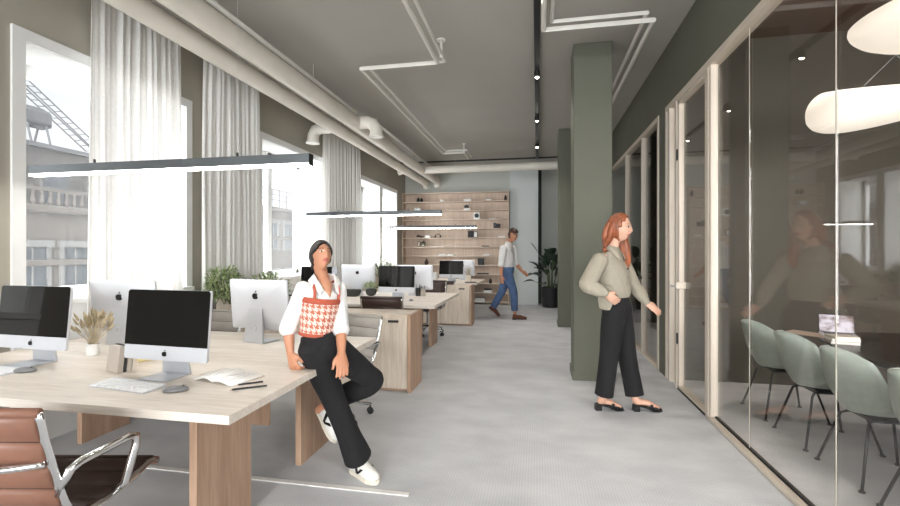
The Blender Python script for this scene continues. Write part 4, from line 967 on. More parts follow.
p = atz(786, 331, .74); tx, ty0 = p.x, p.y
t = thing('meeting_table', 'long oval black stained table with pedestal legs', 'table', (2.66, 2.26, 0)); n = 72; A_, B_ = .70, 1.97
ol = [(A_ * math.copysign(abs(cos(a)) ** .6, cos(a)), B_ * math.copysign(abs(sin(a)) ** .6, sin(a))) for a in [2 * pi * k / n for k in range(n)]]
B().rings([[V((x * s, y * (1 - (1 - s) * .3), z)) for x, y in ol] for s, z in ((.93, .70), (.985, .722), (1, .735), (.997, .74))]).obj('tabletop', M['table_black'], t)
for y in (-1.1, 1.1):
    B().lathe([(.05, .06), (.045, .3), (.05, .70)], (0, y, 0), 24).obj('leg', M['black'], t, True); B().lathe([(.3, .001), (.29, .012), (.06, .03), (.05, .06)], (0, y, 0), 32).obj('base', M['black'], t, True)
p = atz(824, 335, .74); t = thing('laptop', 'open laptop showing a hazy picture on the meeting table', 'laptop', (p.x + .1, p.y + .0, .74), radians(-22)); t.scale = (.72, .72, .72)
B().box(-.155, .155, -.11, .11, .0005, .012, .003).obj('base', M['alu'], t); b = B(); b.box(-.12, .12, -.02, .09, .012, .0128); b.obj('keys', M['black'], t)
L = Matrix.Translation((0, .11, .008)) @ Matrix.Rotation(radians(-18), 4, 'X')
B().box(-.155, .155, .0, .006, 0, .21, .002, mtx=L).obj('screen_lid', M['soft_black'], t)
m, nt, out = newmat('laptop_picture'); e = N(nt, 'ShaderNodeEmission', Strength=.75); o, f, mv = noise_col(nt, RGB(128, 110, 104), RGB(224, 220, 232), 9, 5, (1, 1, 1.6), .38, .6); nt.links.new(o, e.inputs['Color']); nt.links.new(e.outputs[0], out.inputs[0])
B().box(-.148, .148, -.001, -.0002, .012, .202, mtx=L).obj('display', m, t)
p = atz(842, 344, .74)
for k, (w, d, h, mt, lb) in enumerate(((.165, .13, .02, 'taupe', 'grey book at the bottom of the pile beside the laptop'), (.165, .12, .018, 'paper', 'white book in the middle of the pile beside the laptop'), (.155, .12, .015, 'cream', 'cream book on top of the pile beside the laptop'))):
    z = .7405 + sum((.0205, .0185, .0155)[:k]); t = thing('book', lb, 'book', (p.x + .02, p.y + .03, z), radians(-14 + k * 6), 'books on the meeting table')
    b = B(); b.box(-w / 2, w / 2, -d / 2, d / 2, 0, .002); b.box(-w / 2, w / 2, -d / 2, d / 2, h - .002, h); b.box(-w / 2, -w / 2 + .002, -d / 2, d / 2, .002, h - .002); b.obj('cover', M[mt], t); B().box(-w / 2 + .002, w / 2 - .003, -d / 2 + .003, d / 2 - .003, .0022, h - .0022).obj('pages', M['paper'], t)
p = atz(809, 334, .74); o = B().box(-.15, .15, -.1, .1, 0, .003).obj('paper_sheet', M['tan'], None, loc=(p.x, p.y, .7405), rz=radians(-50)); tag(o, 'tan sheet of paper on the meeting table by the laptop', 'paper')

def cloud_lamp(label, loc, rz, a, bb, lens=False):
    t = thing('cloud_pendant', label, 'lamp', loc, rz, 'white cloud shaped pendant lamps')
    def sec(s):                       # soft pebble: thick at one end, drawn out at the other
        h = .158 * (math.sin(pi * min(1, s ** .45)) ** .62) * (1 - .30 * s); c = .10 - h * .75
        if lens: h = .15 * math.sin(pi * s ** .8) ** .9; c = .05 * s
        return h, c
    rings = []
    for k in range(1, 24):
        s = k / 24; h, c = sec(s); wd = bb * math.sin(pi * s ** .85) ** .6
        rings.append([V((a * (s - .5) * 2, wd * cos(q), c + h * sin(q) * (1 if sin(q) > 0 else .95))) for q in [2 * pi * j / 28 for j in range(28)]])
    B().rings(rings).obj('lamp_shade', M['paperlamp'], t, 2)
    zt = HC - loc[2] - .002; B().tube([(0, 0, .42), (0, 0, zt)], .0025, 6).obj('cord', M['black'], t)
    b = B(); b.tube([(-.3, 0, .12), (0, 0, .42)], .0012, 5); b.tube([(.3, 0, .10), (0, 0, .42)], .0012, 5); b.obj('suspension_wire', M['alulight'], t)
    B().cyl((0, 0, zt - .025), (0, 0, zt), .05).obj('ceiling_cup', M['black'], t, True)
    return t
def lamp_at(u, v, d): p = at(u, v, d); return (p.x + .6 * cos(radians(8)), p.y + .6 * sin(radians(8)), p.z)
cloud_lamp('white cloud shaped lamp hanging over the laptop end of the meeting table', lamp_at(814, 111, 3.45), radians(8), .60, .42)
cloud_lamp('white cloud shaped lamp hanging higher and nearer the camera', lamp_at(862, 20, 2.6), radians(8), .60, .42, True)
cloud_lamp('white cloud shaped lamp over the near end of the meeting table', (2.86, .9, 2.55), radians(8), .60, .42)
# ================================================================== PEOPLE
def catmull(pts, per=5):
    out = []; n = len(pts)
    for i in range(n - 1):
        p = [pts[max(0, min(n - 1, k))] for k in (i - 1, i, i + 1, i + 2)]
        for s in range(per):
            f = s / per
            out.append([.5 * (2 * b + (c - a) * f + (2 * a - 5 * b + 4 * c - d) * f * f + (3 * b - a - 3 * c + d) * f ** 3) for a, b, c, d in zip(*p)])
    out.append(list(pts[-1])); return out
def limb(b, pts, side=None, n=20, per=5, cap=True, flat_end=False):
    # pts: (point, ra, rb); ra lies along `side`
    q = catmull([[*p, ra, rb] for p, ra, rb in pts], per); C = [V(x[:3]) for x in q]; m = len(C); rings = []
    sd = V(side).normalized() if side is not None else None; prev = None
    for i in range(m):
        t = (C[min(m - 1, i + 1)] - C[max(0, i - 1)]).normalized()
        if sd is not None: u = sd - t * sd.dot(t)
        else:
            if prev is None: prev = V((1, 0, 0)) if abs(t.x) < .8 else V((0, 1, 0))
            u = prev - t * prev.dot(t)
        u.normalize(); prev = u; w = t.cross(u)
        rings.append([C[i] + u * (q[i][3] * cos(2 * pi * k / n)) + w * (q[i][4] * sin(2 * pi * k / n)) for k in range(n)])
    if cap:                                   # rounded ends
        t0 = (C[0] - C[1]).normalized(); t1 = (C[-1] - C[-2]).normalized(); r0, r1 = rings[0], rings[-1]
        ra = min(q[0][3], q[0][4]); rb = min(q[-1][3], q[-1][4])
        pre = [[C[0] + (p - C[0]) * s + t0 * ra * h for p in r0] for s, h in ((.35, .62), (.75, .42))]
        post = [[C[-1] + (p - C[-1]) * s + t1 * rb * h for p in r1] for s, h in ((.75, .42), (.35, .62))]
        rings = pre + rings + ([] if flat_end else post)
    b.rings(rings); return b
def remesh(b, name, mats, parent, vox, sm=2, smooth_f=.5):
    bmesh.ops.recalc_face_normals(b.bm, faces=b.bm.faces)
    me = bpy.data.meshes.new('tmp'); b.bm.to_mesh(me); b.bm.free(); o = bpy.data.objects.new('tmp', me); COL.objects.link(o)
    r = o.modifiers.new('r', 'REMESH'); r.mode = 'VOXEL'; r.voxel_size = vox
    if sm: s = o.modifiers.new('s', 'SMOOTH'); s.iterations = sm; s.factor = smooth_f
    dg = bpy.context.evaluated_depsgraph_get(); dg.update(); me2 = bpy.data.meshes.new_from_object(o.evaluated_get(dg)); me2.name = name
    bpy.data.objects.remove(o); bpy.data.meshes.remove(me)
    me2.materials.clear()
    for x in (mats if isinstance(mats, list) else [mats]): me2.materials.append(x)
    me2.shade_smooth(); ob = bpy.data.objects.new(name, me2); COL.objects.link(ob)
    ob.parent = parent; me2.transform(Matrix.Translation(-V(parent.location)))
    return ob
def frame_from(fwd, up):
    f = V(fwd).normalized(); u = V(up); u = (u - f * u.dot(f)).normalized(); x = f.cross(u)   # x = the person's right
    return Matrix((x, f, u)).transposed()
def gs(x, s): return math.exp(-(x / s) ** 2)
def head_point(d):
    x, y, z = d
    p = V((x * .074, y * .094, z * (.118 if z > 0 else .116)))
    if z < 0:
        t = -z; p.x *= 1 - .34 * t ** 1.5; p.y *= (1 - .12 * t ** 2) if y > 0 else (1 - .42 * t ** 1.2)
    if y > .3: p.y += -.006 * gs(p.z - .035, .05) * 0
    ax = abs(p.x)
    if y > 0:
        p.y += .0155 * gs(p.x, .0135) * (gs(p.z + .024, .017) + .55 * gs(p.z - .0, .02))     # nose
        p.y += .007 * gs(ax - .013, .008) * gs(p.z + .026, .009)                              # nostrils
        p.y -= .010 * gs(ax - .031, .017) * gs(p.z - .012, .013)                              # eye sockets
        p.y += .0045 * gs(ax - .03, .022) * gs(p.z - .034, .008)                              # brow
        p.y += .005 * gs(ax - .031, .012) * gs(p.z - .011, .008)                              # eyeballs under the lids
        p.y += .0075 * gs(p.x, .02) * (gs(p.z + .052, .006) + gs(p.z + .064, .006))           # lips
        p.y -= .003 * gs(p.x, .022) * gs(p.z + .058, .003)
        p.y += .010 * gs(p.x, .022) * gs(p.z + .094, .016)                                    # chin
        p.y += .005 * gs(ax - .042, .018) * gs(p.z + .022, .02)                               # cheekbones
    return p
def head_mesh(b, R, c, sc, grow=None):
    t = bmesh.new(); bmesh.ops.create_uvsphere(t, u_segments=64, v_segments=48, radius=1)
    for v in t.verts:
        d = v.co.copy(); p = head_point(d)
        if grow is not None: p = p + d * grow(d, p)
        v.co = V(c) + R @ (p * sc)
    b.merge(t)
def ears(b, R, c, sc):
    for s in (-1, 1): b.ball(V(c) + R @ (V((s * .073, -.008, -.012)) * sc), .010 * sc, .020 * sc, .031 * sc, 12, mtx=(R @ Matrix.Rotation(s * .35, 3, 'Z')).to_4x4())
def paint_face(ob, R, c, sc, browslot):
    Ri = R.inverted(); c = V(c) - V(ob.parent.location)
    for f in ob.data.polygons:
        q = (Ri @ (f.center - c)) / sc
        if q.y < .045 or q.z > .06 or q.z < -.09 or abs(q.x) > .06: continue
        ax = abs(q.x); k = 0
        if abs(q.z - .011) < .0052 * math.sqrt(max(0, 1 - ((ax - .031) / .0145) ** 2)): k = 3 if abs(ax - .031) < .0055 else 2
        elif abs(q.z - .017 + .005 * ((ax - .031) / .016) ** 2) < .0022 and abs(ax - .031) < .017: k = 4
        elif abs(q.z - .033 - .003 * gs(ax - .035, .014)) < .0034 and .014 < ax < .050: k = 4
        elif abs(q.z + .058) < .0115 * math.sqrt(max(0, 1 - (q.x / .024) ** 2)): k = 1
        f.material_index = k
def hand(b, w, d, pn, thumb, L=.175, curl=.35, spread=.12, tcurl=.3, fist=0):
    # w: wrist, d: towards the knuckles, pn: palm faces this way, thumb: the side the thumb leaves from
    d = V(d).normalized(); pn = V(pn); pn = (pn - d * pn.dot(d)).normalized(); s = d.cross(pn); s = s if s.dot(V(thumb)) > 0 else -s
    w = V(w); pl = L * .52
    limb(b, [(w - d * .01, .024, .018), (w + d * pl * .3, .031, .017), (w + d * pl * .75, .038, .016), (w + d * pl, .036, .013)], s, 16, 4)
    for k, (off, ln, r) in enumerate(((.028, .43, .0082), (.0095, .48, .0086), (-.0095, .45, .0083), (-.027, .35, .0074))):
        a0 = w + d * pl * .9 + s * off; dd = (d + s * (off * spread * 20)).normalized(); pts = [(a0, r, r)]; ang = 0; p = a0
        for seg, cu in ((.42, .6), (.32, 1.0), (.26, .8)):
            ang += curl * cu; v = dd * cos(ang) + pn * sin(ang); p = p + v * (L * ln * seg); pts.append((p, r * (1 - .08 * len(pts)), r * (1 - .08 * len(pts))))
        limb(b, pts, None, 10, 3)
    p0 = w + d * pl * .22 + s * .022; v1 = (d * .72 + s * .62 + pn * .25).normalized(); p1 = p0 + v1 * L * .2
    v2 = (d * .9 + s * (.35 - tcurl) + pn * (.2 + tcurl)).normalized(); p2 = p1 + v2 * L * .17; p3 = p2 + (v2 + pn * .2).normalized() * L * .13
    limb(b, [(p0, .0125, .0125), (p1, .0105, .0105), (p2, .0092, .0092), (p3, .0078, .0078)], None, 10, 3)
def person(name_label, loc): return thing('person', name_label, 'person', loc)
FACE = lambda skin, brow: [M[skin], M['lip'], M['eye'], M['iris'], M[brow]]

# ---------------------------------------------------------------- woman leaning on the front desk
o0 = V((-1.12, 2.50, 0)); W1 = person('woman with sleek dark hair in a houndstooth knit top sitting on the desk edge', o0)
hc = at(320.8, 256.2, 2.60); s1 = .735
fw = V((.80, -.56, .36)); Rh = frame_from(fw, (-.02, .15, 1))
neck = at(323, 281, 2.63); chest = at(321, 303, 2.60); waist = at(316.5, 331, 2.60); hip = at(321, 348, 2.60)
shR, shL = at(304.5, 288.5, 2.56), at(338, 288.5, 2.69)
side1 = (shL - shR).normalized(); fwd1 = side1.cross(V((0, 0, 1))).normalized(); fwd1 = fwd1 if fwd1.y < 0 else -fwd1
elR, wrR = at(288, 327, 2.55), at(290.5, 353, 2.53)
elL, wrL = at(341, 328, 2.62), at(341.5, 354, 2.52)
hiR, hiL = at(313, 348, 2.56), at(333, 350, 2.63)
knR, anR = at(337, 407, 2.68), at(360, 462, 2.84)
knL, anL = at(372.5, 379, 2.84), at(322.5, 408, 2.93)
b = B(); head_mesh(b, Rh, hc, s1); ears(b, Rh, hc, s1)
nk0 = hc + Rh @ V((0, -.028, -.06)) * s1
limb(b, [(nk0, .037, .039), (nk0.lerp(neck, .55), .035, .038), (neck, .040, .040), (neck - V((0, 0, .04)), .058, .050)], side1)
limb(b, [(neck - V((0, 0, .045)), .07, .045), (shR.lerp(shL, .5) - V((0, 0, .04)), .105, .06), (chest, .095, .07), (waist, .08, .06), (hip, .115, .085), (hip - V((0, 0, .05)), .12, .085)], side1, 24)
limb(b, [(neck + fwd1 * .03 - V((0, 0, .005)), .040, .022), (neck + fwd1 * .062 - V((0, 0, .05)), .026, .022), (neck + fwd1 * .086 - V((0, 0, .092)), .007, .012)], side1, 16)
for sh, el, wr in ((shR, elR, wrR), (shL, elL, wrL)):
    limb(b, [(sh, .042, .042), (sh.lerp(el, .5), .036, .036), (el, .030, .030), (el.lerp(wr, .35), .032, .029), (wr, .021, .019)])
for hp, kn, an in ((hiR, knR, anR), (hiL, knL, anL)):
    limb(b, [(hp, .07, .07), (hp.lerp(kn, .5), .062, .062), (kn, .045, .045), (kn.lerp(an, .4), .045, .045), (an, .030, .030), (an + (an - kn).normalized() * .03, .03, .03)])
hand(b, wrR, at(293.5, 366, 2.50) - wrR, V((.5, .6, -.4)), V((.9, -.3, 0)), .15, .75, .1, .5)
hand(b, wrL, at(343, 372, 2.46) - wrL, V((-.6, .6, -.2)), V((-.3, -.8, .2)), .15, .28, .1, .25)
ob = remesh(b, 'body', FACE('skin1', 'brow'), W1, .0048, 2); paint_face(ob, Rh, hc, s1, 4)
# hair: sleek centre parting drawn back into a low knot
def hg1(d, p):
    part = .006 * gs(d.x, .05) * (d.z > .3)
    line = .47 + .20 * (1 - min(1, abs(d.x) * 1.9)) - 1.0 * max(0, abs(d.x) - .52)      # hairline over the brow, dropping to the ears
    if d.y > .10: return (.017 - part) if d.z > line else -.02
    return .015 - part if d.z > -.40 + .45 * d.y else -.02
b = B(); head_mesh(b, Rh, hc, s1, hg1); b.ball(hc + Rh @ V((0, -.098, -.055)) * s1, .042 * s1, .036 * s1, .042 * s1, 16, mtx=Rh.to_4x4())
remesh(b, 'hair', M['hair_dark'], W1, .004, 5)
# shirt
b = B()
limb(b, [(neck - V((0, 0, .035)), .075, .058), (shR.lerp(shL, .5) - V((0, 0, .012)), .112, .068), (shR.lerp(shL, .5) - V((0, 0, .05)), .120, .076), (chest, .103, .082), (waist, .088, .074), (hip + V((0, 0, .01)), .118, .09)], side1, 28)
for sh, el, wr in ((shR, elR, wrR), (shL, elL, wrL)):
    ce = el.lerp(wr, .10)
    limb(b, [(sh + (sh - el).normalized() * .006, .052, .052), (sh.lerp(el, .3), .049, .047), (sh.lerp(el, .65), .048, .046), (el, .047, .045), (ce, .044, .042)], None, 20)
    limb(b, [(el.lerp(wr, -.02), .047, .046), (el.lerp(wr, .06), .050, .048), (el.lerp(wr, .15), .049, .047)], None, 20)
remesh(b, 'shirt', M['shirt_white'], W1, .0055, 2)
# collar wings and open neck
for s in (-1, 1):
    b = B(); n0 = neck + side1 * (s * .05) + V((0, 0, .035)); 
    def cw(i, j, s=s):
        back = neck + side1 * (s * .038) - fwd1 * .035 + V((0, 0, .045)); mid = neck + side1 * (s * .062) + fwd1 * .02 + V((0, 0, .04)); tip = neck + side1 * (s * .036) + fwd1 * .088 - V((0, 0, .045))
        top = back.lerp(mid, min(1, 2 * i)) if i < .5 else mid.lerp(tip, 2 * i - 1)
        low = top + side1 * (s * (.022 + .016 * sin(pi * i))) - V((0, 0, .045 * (1 - .35 * i))) + fwd1 * .006
        return top.lerp(low, j) - o0
    b.sheet(cw, 10, 5, .005, lambda i, j, s=s: (side1 * (s * .7) + fwd1 * .5 + V((0, 0, .4))).normalized()); b.obj('collar', M['shirt_white'], W1, 2)
# knit top with straps: loft that keeps its UVs for the houndstooth
def cage(b, secs, sd, n=40, uvs=None):
    rings = []
    for c, ra, rb in secs:
        t = (secs[-1][0] - secs[0][0]).normalized(); u = (sd - t * sd.dot(t)).normalized(); w = t.cross(u)
        rings.append([c + u * (ra * cos(2 * pi * k / n)) + w * (rb * sin(2 * pi * k / n)) - o0 for k in range(n + 1)])
    bm = b.bm; uv = bm.loops.layers.uv.new('UVMap'); R = [[bm.verts.new(p) for p in r] for r in rings]
    for i in range(len(R) - 1):
        for k in range(n):
            f = bm.faces.new((R[i][k], R[i][k + 1], R[i + 1][k + 1], R[i + 1][k])); f.smooth = True
            for l, (ii, kk) in zip(f.loops, ((i, k), (i, k + 1), (i + 1, k + 1), (i + 1, k))): l[uv].uv = (kk / n * uvs[0], ii / (len(R) - 1) * uvs[1])
top0 = at(321, 299, 2.60); bot = at(316.5, 333, 2.60)
secs = [(top0.lerp(bot, s), a, c) for s, a, c in ((0, .112, .090), (.15, .114, .094), (.35, .111, .096), (.6, .104, .092), (.85, .098, .087), (1, .100, .088))]
b = B(); cage(b, secs, side1, 44, (20, 6)); b.obj('knit_top', M['knit'], W1, 2, recalc=True)
b = B(); q0 = top0 + (top0 - bot).normalized() * .012; q1 = top0 - (top0 - bot).normalized() * .020
cage(b, [(q0, .110, .088), (q0.lerp(q1, .3), .116, .094), (q0.lerp(q1, .7), .117, .097), (q1, .114, .094)], side1, 44, (1, 1)); b.obj('knit_band', M['knit_edge'], W1, 2)
b = B(); q0 = bot + (top0 - bot).normalized() * .010; q1 = bot - (top0 - bot).normalized() * .010
cage(b, [(q0, .099, .088), (q0.lerp(q1, .5), .104, .092), (q1, .101, .089)], side1, 44, (1, 1)); b.obj('knit_band', M['knit_edge'], W1, 2)
for s in (-1, 1):
    p0 = top0 + side1 * (s * .072) + fwd1 * .074; p2 = neck + side1 * (s * .074) - V((0, 0, .005)); p1 = p0.lerp(p2, .55) + fwd1 * .034
    q = catmull([list(x) for x in (p0, p1, p2 + V((0, 0, .012)), p2 - fwd1 * .07 - V((0, 0, .05)))], 6)
    B().tube([V(x) - o0 for x in q], .0085, 10, False, .6).obj('shoulder_strap', M['knit_edge'], W1, 2)
# trousers
b = B()
limb(b, [(bot + V((0, 0, .010)), .090, .080), (waist.lerp(hip, .35), .104, .088), (hip, .128, .102), (hip - V((0, 0, .045)), .122, .10)], side1, 28)
limb(b, [(hiR + V((0, 0, .01)), .088, .088), (hiR.lerp(knR, .35), .086, .084), (hiR.lerp(knR, .75), .073, .073), (knR, .068, .068), (knR.lerp(anR, .45), .071, .071), (knR.lerp(anR, .75), .082, .084), (knR.lerp(anR, .91), .088, .090)], None, 24, flat_end=True)
limb(b, [(hiL + V((0, 0, .01)), .088, .088), (hiL.lerp(knL, .4), .086, .083), (hiL.lerp(knL, .85), .072, .070), (knL + (knL - hiL).normalized() * .01, .066, .066), (knL.lerp(anL, .12) - V((0, 0, .02)), .072, .068), (knL.lerp(anL, .5), .068, .066), (knL.lerp(anL, .88), .060, .062)], None, 24, flat_end=True)
remesh(b, 'trousers', M['trouser_black'], W1, .0055, 2)
def shoe_rings(Ln, wd, prof):
    return [[V((x * wd, y, z)) for x, z in ((-.5 * k, 0), (.5 * k, 0), (.5 * k, h * .45), (.34 * k, h * .85), (.12 * k, h), (-.12 * k, h), (-.34 * k, h * .85), (-.5 * k, h * .45))] for y, k, h in prof]
def sneaker(parent, heel, toe, up, Ln=.245, right=1):
    R = frame_from(toe - heel, up); h0 = V(heel) - V(parent.location)
    T = Matrix.Translation(h0) @ R.to_4x4()
    b = B(); b.rings(shoe_rings(Ln, .088, [(-.005, .55, .075), (.01, .8, .10), (.04, .86, .105), (.075, .84, .10), (.11, .88, .085), (.15, 1.0, .066), (.19, 1.0, .054), (.225, .78, .045), (.245, .4, .034)])); bmesh.ops.translate(b.bm, vec=(0, 0, .018), verts=b.bm.verts)
    bmesh.ops.transform(b.bm, matrix=T, verts=b.bm.verts); b.obj('sneaker', M['sneaker'], parent, 2)
    root = [c for c in parent.children if c.name.startswith('sneaker')][-1]
    b = B(); ol = [(-.007, .026), (.02, .039), (.075, .038), (.14, .046), (.19, .046), (.23, .034), (.252, .012)]
    poly = [(w, y) for y, w in ol] + [(-w, y) for y, w in ol[::-1]]
    b.prism(poly, 0, .027, lambda a, c, h: (a, c, h)); bmesh.ops.transform(b.bm, matrix=T, verts=b.bm.verts); b.obj('sole', M['sole'], root)
    for s in (-1, 1):                       # dark V on the side
        b = B(); x = s * .0425
        for (y0, z0, y1, z1) in ((.075, .088, .105, .036), (.145, .068, .112, .036)):
            b.rings([[V((x + dx * s * .004 - s * .010 * max(0, zz - .04) / .06, yy, zz)) for dx in (0, 1) for yy, zz in (((y0 - .010, z0), (y0 + .014, z0), (y1 + .009, z1), (y1 - .007, z1)) if dx == 0 else ((y1 - .007, z1), (y1 + .009, z1), (y0 + .014, z0), (y0 - .010, z0)))][:4], [V((x + s * .006 - s * .010 * max(0, zz - .04) / .06, yy, zz)) for yy, zz in ((y0 - .010, z0), (y0 + .014, z0), (y1 + .009, z1), (y1 - .007, z1))]])
        bmesh.ops.transform(b.bm, matrix=T, verts=b.bm.verts); b.obj('emblem', M['logo'], root)
    for k in range(4):
        b = B().tube([(-.018, .115 + k * .016, .088 - k * .006), (0, .117 + k * .016, .096 - k * .007), (.018, .115 + k * .016, .088 - k * .006)], .003, 6); bmesh.ops.transform(b.bm, matrix=T, verts=b.bm.verts); b.obj('lace', M['paper'], root)
h = atz(353, 471, .0); tt = atz(381, 487, .0); h.z = tt.z = .002; sneaker(W1, h, h + (tt - h).normalized() * .1, V((0, 0, 1)))
hl = at(318.5, 408, 2.97); tl = at(333, 437, 2.90); sneaker(W1, hl, tl, V((.75, -.25, .3)))

# ---------------------------------------------------------------- woman walking to the glass door
D2 = 3.96; o0 = V((.75, 4.18, 0)); W2 = person('woman with long auburn hair in khaki blouse and black trousers walking toward the glass door', o0)
hc = at(619.5, 228, D2); s2 = 1.02; fw = V((.90, -.40, -.04)); Rh = frame_from(fw, (-.06, 0, 1))
neck = at(612, 250, D2); shR, shL = at(601, 259, D2 - .12), at(621, 259, D2 + .15)
side2 = (shL - shR).normalized(); fwd2 = V((side2.y, -side2.x, 0)); fwd2 = fwd2 if fwd2.x > 0 else -fwd2
chest = at(613, 272, D2 + .01); waist = at(616, 294, D2); hip = at(617, 309, D2)
elR, wrR = at(586.5, 285, D2 - .20), at(606, 293.5, D2 - .22)
elL, wrL = at(634, 285, D2 + .18), at(646.5, 303, D2 + .12)
hiR, hiL = at(614, 309, D2 - .07), at(620, 309, D2 + .08)
knR, anR = at(609, 356, D2 - .06), at(603.5, 398, D2 - .02)
knL, anL = at(627, 356, D2 + .06), at(635.5, 400, D2 + .0)
b = B(); head_mesh(b, Rh, hc, s2); ears(b, Rh, hc, s2)
nk0 = hc + Rh @ V((0, -.03, -.06)) * s2
limb(b, [(nk0, .050, .052), (nk0.lerp(neck, .6), .047, .050), (neck, .052, .052), (neck - V((0, 0, .04)), .085, .06)], side2)
limb(b, [(neck - V((0, 0, .03)), .11, .055), (shR.lerp(shL, .5) - V((0, 0, .03)), .150, .075), (chest, .135, .095), (waist, .115, .085), (hip, .15, .10), (hip - V((0, 0, .06)), .13, .095)], side2, 24)
for sh, el, wr in ((shR, elR, wrR), (shL, elL, wrL)):
    limb(b, [(sh, .046, .046), (sh.lerp(el, .5), .040, .040), (el, .034, .034), (el.lerp(wr, .35), .035, .032), (wr, .024, .021)])
for hp, kn, an in ((hiR, knR, anR), (hiL, knL, anL)):
    limb(b, [(hp, .078, .078), (hp.lerp(kn, .5), .066, .066), (kn, .048, .048), (kn.lerp(an, .4), .048, .048), (an, .034, .034)])
# bare feet in the mules
def foot(b, an, heel, toe, up=V((0, 0, 1))):
    d = (toe - heel).normalized(); s = d.cross(up).normalized()
    limb(b, [(an, .034, .034), (an.lerp(heel + d * .03 + up * .03, .6), .033, .036), (heel + d * .035 + up * .026, .031, .03)], s, 16)
    limb(b, [(heel + d * .02 + up * .03, .028, .028), (heel.lerp(toe, .45) + up * .035, .036, .025), (heel.lerp(toe, .78) + up * .018, .042, .016), (heel.lerp(toe, .93) + up * .012, .036, .011)], s, 16)
mules = []
for an, hu, tu, vv, dd in ((anR, 597, 619, 410.0, 0), (anL, 635, 657, 411.0, 0)):
    hq, tq = atz(hu, vv, 0), atz(tu, vv, 0); d = (tq - hq).normalized(); d.z = 0
    heel = V((hq.x, hq.y, .055)); toe = V((hq.x, hq.y, .018)) + d * .225; mules.append((heel, toe, d)); foot(b, an, heel, toe, V((0, 0, 1)))
hand(b, wrR, at(617, 302, D2 - .20) - wrR, V((.3, .9, -.2)), V((.6, -.2, .6)), .18, .30, .1, .2)
hand(b, wrL, at(655, 309, D2 + .10) - wrL, V((-.4, .8, -.4)), V((.3, .2, .9)), .18, .30, .14, .15)
ob = remesh(b, 'body', FACE('skin2', 'brow_red'), W2, .0055, 2); paint_face(ob, Rh, hc, s2, 4)
def hg2(d, p):
    if d.z > .45 and d.y < .62 - .0 * d.z: return .016
    if d.y < .12 and d.z > -.95: return .018
    if d.y < .42 and d.z > .05: return .013
    return -.02
b = B(); head_mesh(b, Rh, hc, s2, hg2)
def strand(pts, r, fl=.5): limb(b, [(p, r0, r0 * fl) for p, r0 in zip(pts, r)], side2, 14, 4)
hd = lambda x, y, z: hc + Rh @ (V((x, y, z)) * s2)
strand([hd(.03, -.07, .03), hd(.035, -.095, -.06), hd(.03, -.095, -.13), at(605, 251, D2 - .05)], [.055, .06, .052, .03], .62)
strand([hd(-.03, -.07, .03), hd(-.035, -.09, -.06), hd(-.03, -.085, -.14), at(608, 252, D2 + .08)], [.055, .058, .05, .03], .6)
strand([hd(.06, -.03, .04), hd(.078, -.045, -.03), hd(.074, -.06, -.10), at(604, 247, D2 - .08)], [.03, .032, .03, .015], .8)
strand([hd(-.062, .0, .05), hd(-.080, .0, -.04), hd(-.075, .0, -.12), at(625, 257, D2 + .03), at(627, 268, D2 - .02)], [.028, .034, .036, .034, .012], .8)
strand([hd(-.07, .03, .04), hd(-.082, .035, -.04), hd(-.07, .04, -.12), at(629, 260, D2 + .02), at(626, 272, D2 - .03)], [.016, .022, .026, .024, .008], .8)
remesh(b, 'hair', M['hair_red'], W2, .0055, 5)
# blouse
b = B()
limb(b, [(neck + V((0, 0, .005)), .062, .062), (neck - V((0, 0, .03)), .105, .075), (shR.lerp(shL, .5) - V((0, 0, .02)), .165, .092), (chest, .160, .125), (waist + V((0, 0, .05)), .150, .122), (waist - V((0, 0, .01)), .138, .108)], side2, 30)
limb(b, [(shR, .070, .066), (shR.lerp(elR, .35), .072, .066), (shR.lerp(elR, .75), .070, .064), (elR, .062, .058), (elR.lerp(wrR, .35), .060, .054), (elR.lerp(wrR, .75), .052, .045), (elR.lerp(wrR, .92), .038, .034)], None, 22)
limb(b, [(shL, .062, .060), (shL.lerp(elL, .4), .064, .060), (elL, .057, .054), (elL.lerp(wrL, .5), .056, .052), (elL.lerp(wrL, .94), .036, .034)], None, 22)
limb(b, [(elR.lerp(wrR, .84), .040, .035), (wrR, .037, .032)], None, 18); limb(b, [(elL.lerp(wrL, .86), .038, .036), (wrL, .035, .032)], None, 18)
limb(b, [(at(607.5, 287, D2 - .12), .06, .02), (at(606, 299, D2 - .13), .075, .018), (at(604.5, 309, D2 - .13), .05, .014)], fwd2, 18)
remesh(b, 'blouse', M['blouse'], W2, .006, 2)
for s in (-1, 1):
    b = B()
    def cw(i, j, s=s):
        back = neck + side2 * (s * .05) - fwd2 * .045 + V((0, 0, .052)); mid = neck + side2 * (s * .072) + fwd2 * .02 + V((0, 0, .04)); tip = neck + side2 * (s * .03) + fwd2 * .092 - V((0, 0, .05))
        top = back.lerp(mid, 2 * i) if i < .5 else mid.lerp(tip, 2 * i - 1)
        return top.lerp(top + side2 * (s * .03) - V((0, 0, .045)) + fwd2 * .006, j) - o0
    b.sheet(cw, 10, 4, .006, lambda i, j, s=s: (side2 * (s * .7) + fwd2 * .5 + V((0, 0, .4))).normalized()); b.obj('collar', M['blouse'], W2, 2)
for k in range(4): B().ball(neck.lerp(waist, .22 + .2 * k) + fwd2 * (.098 + .028 * sin(pi * min(1, .25 + .25 * k))) - o0, .007, .005, .007, 8).obj('button', M['soft_black'], W2, 2)
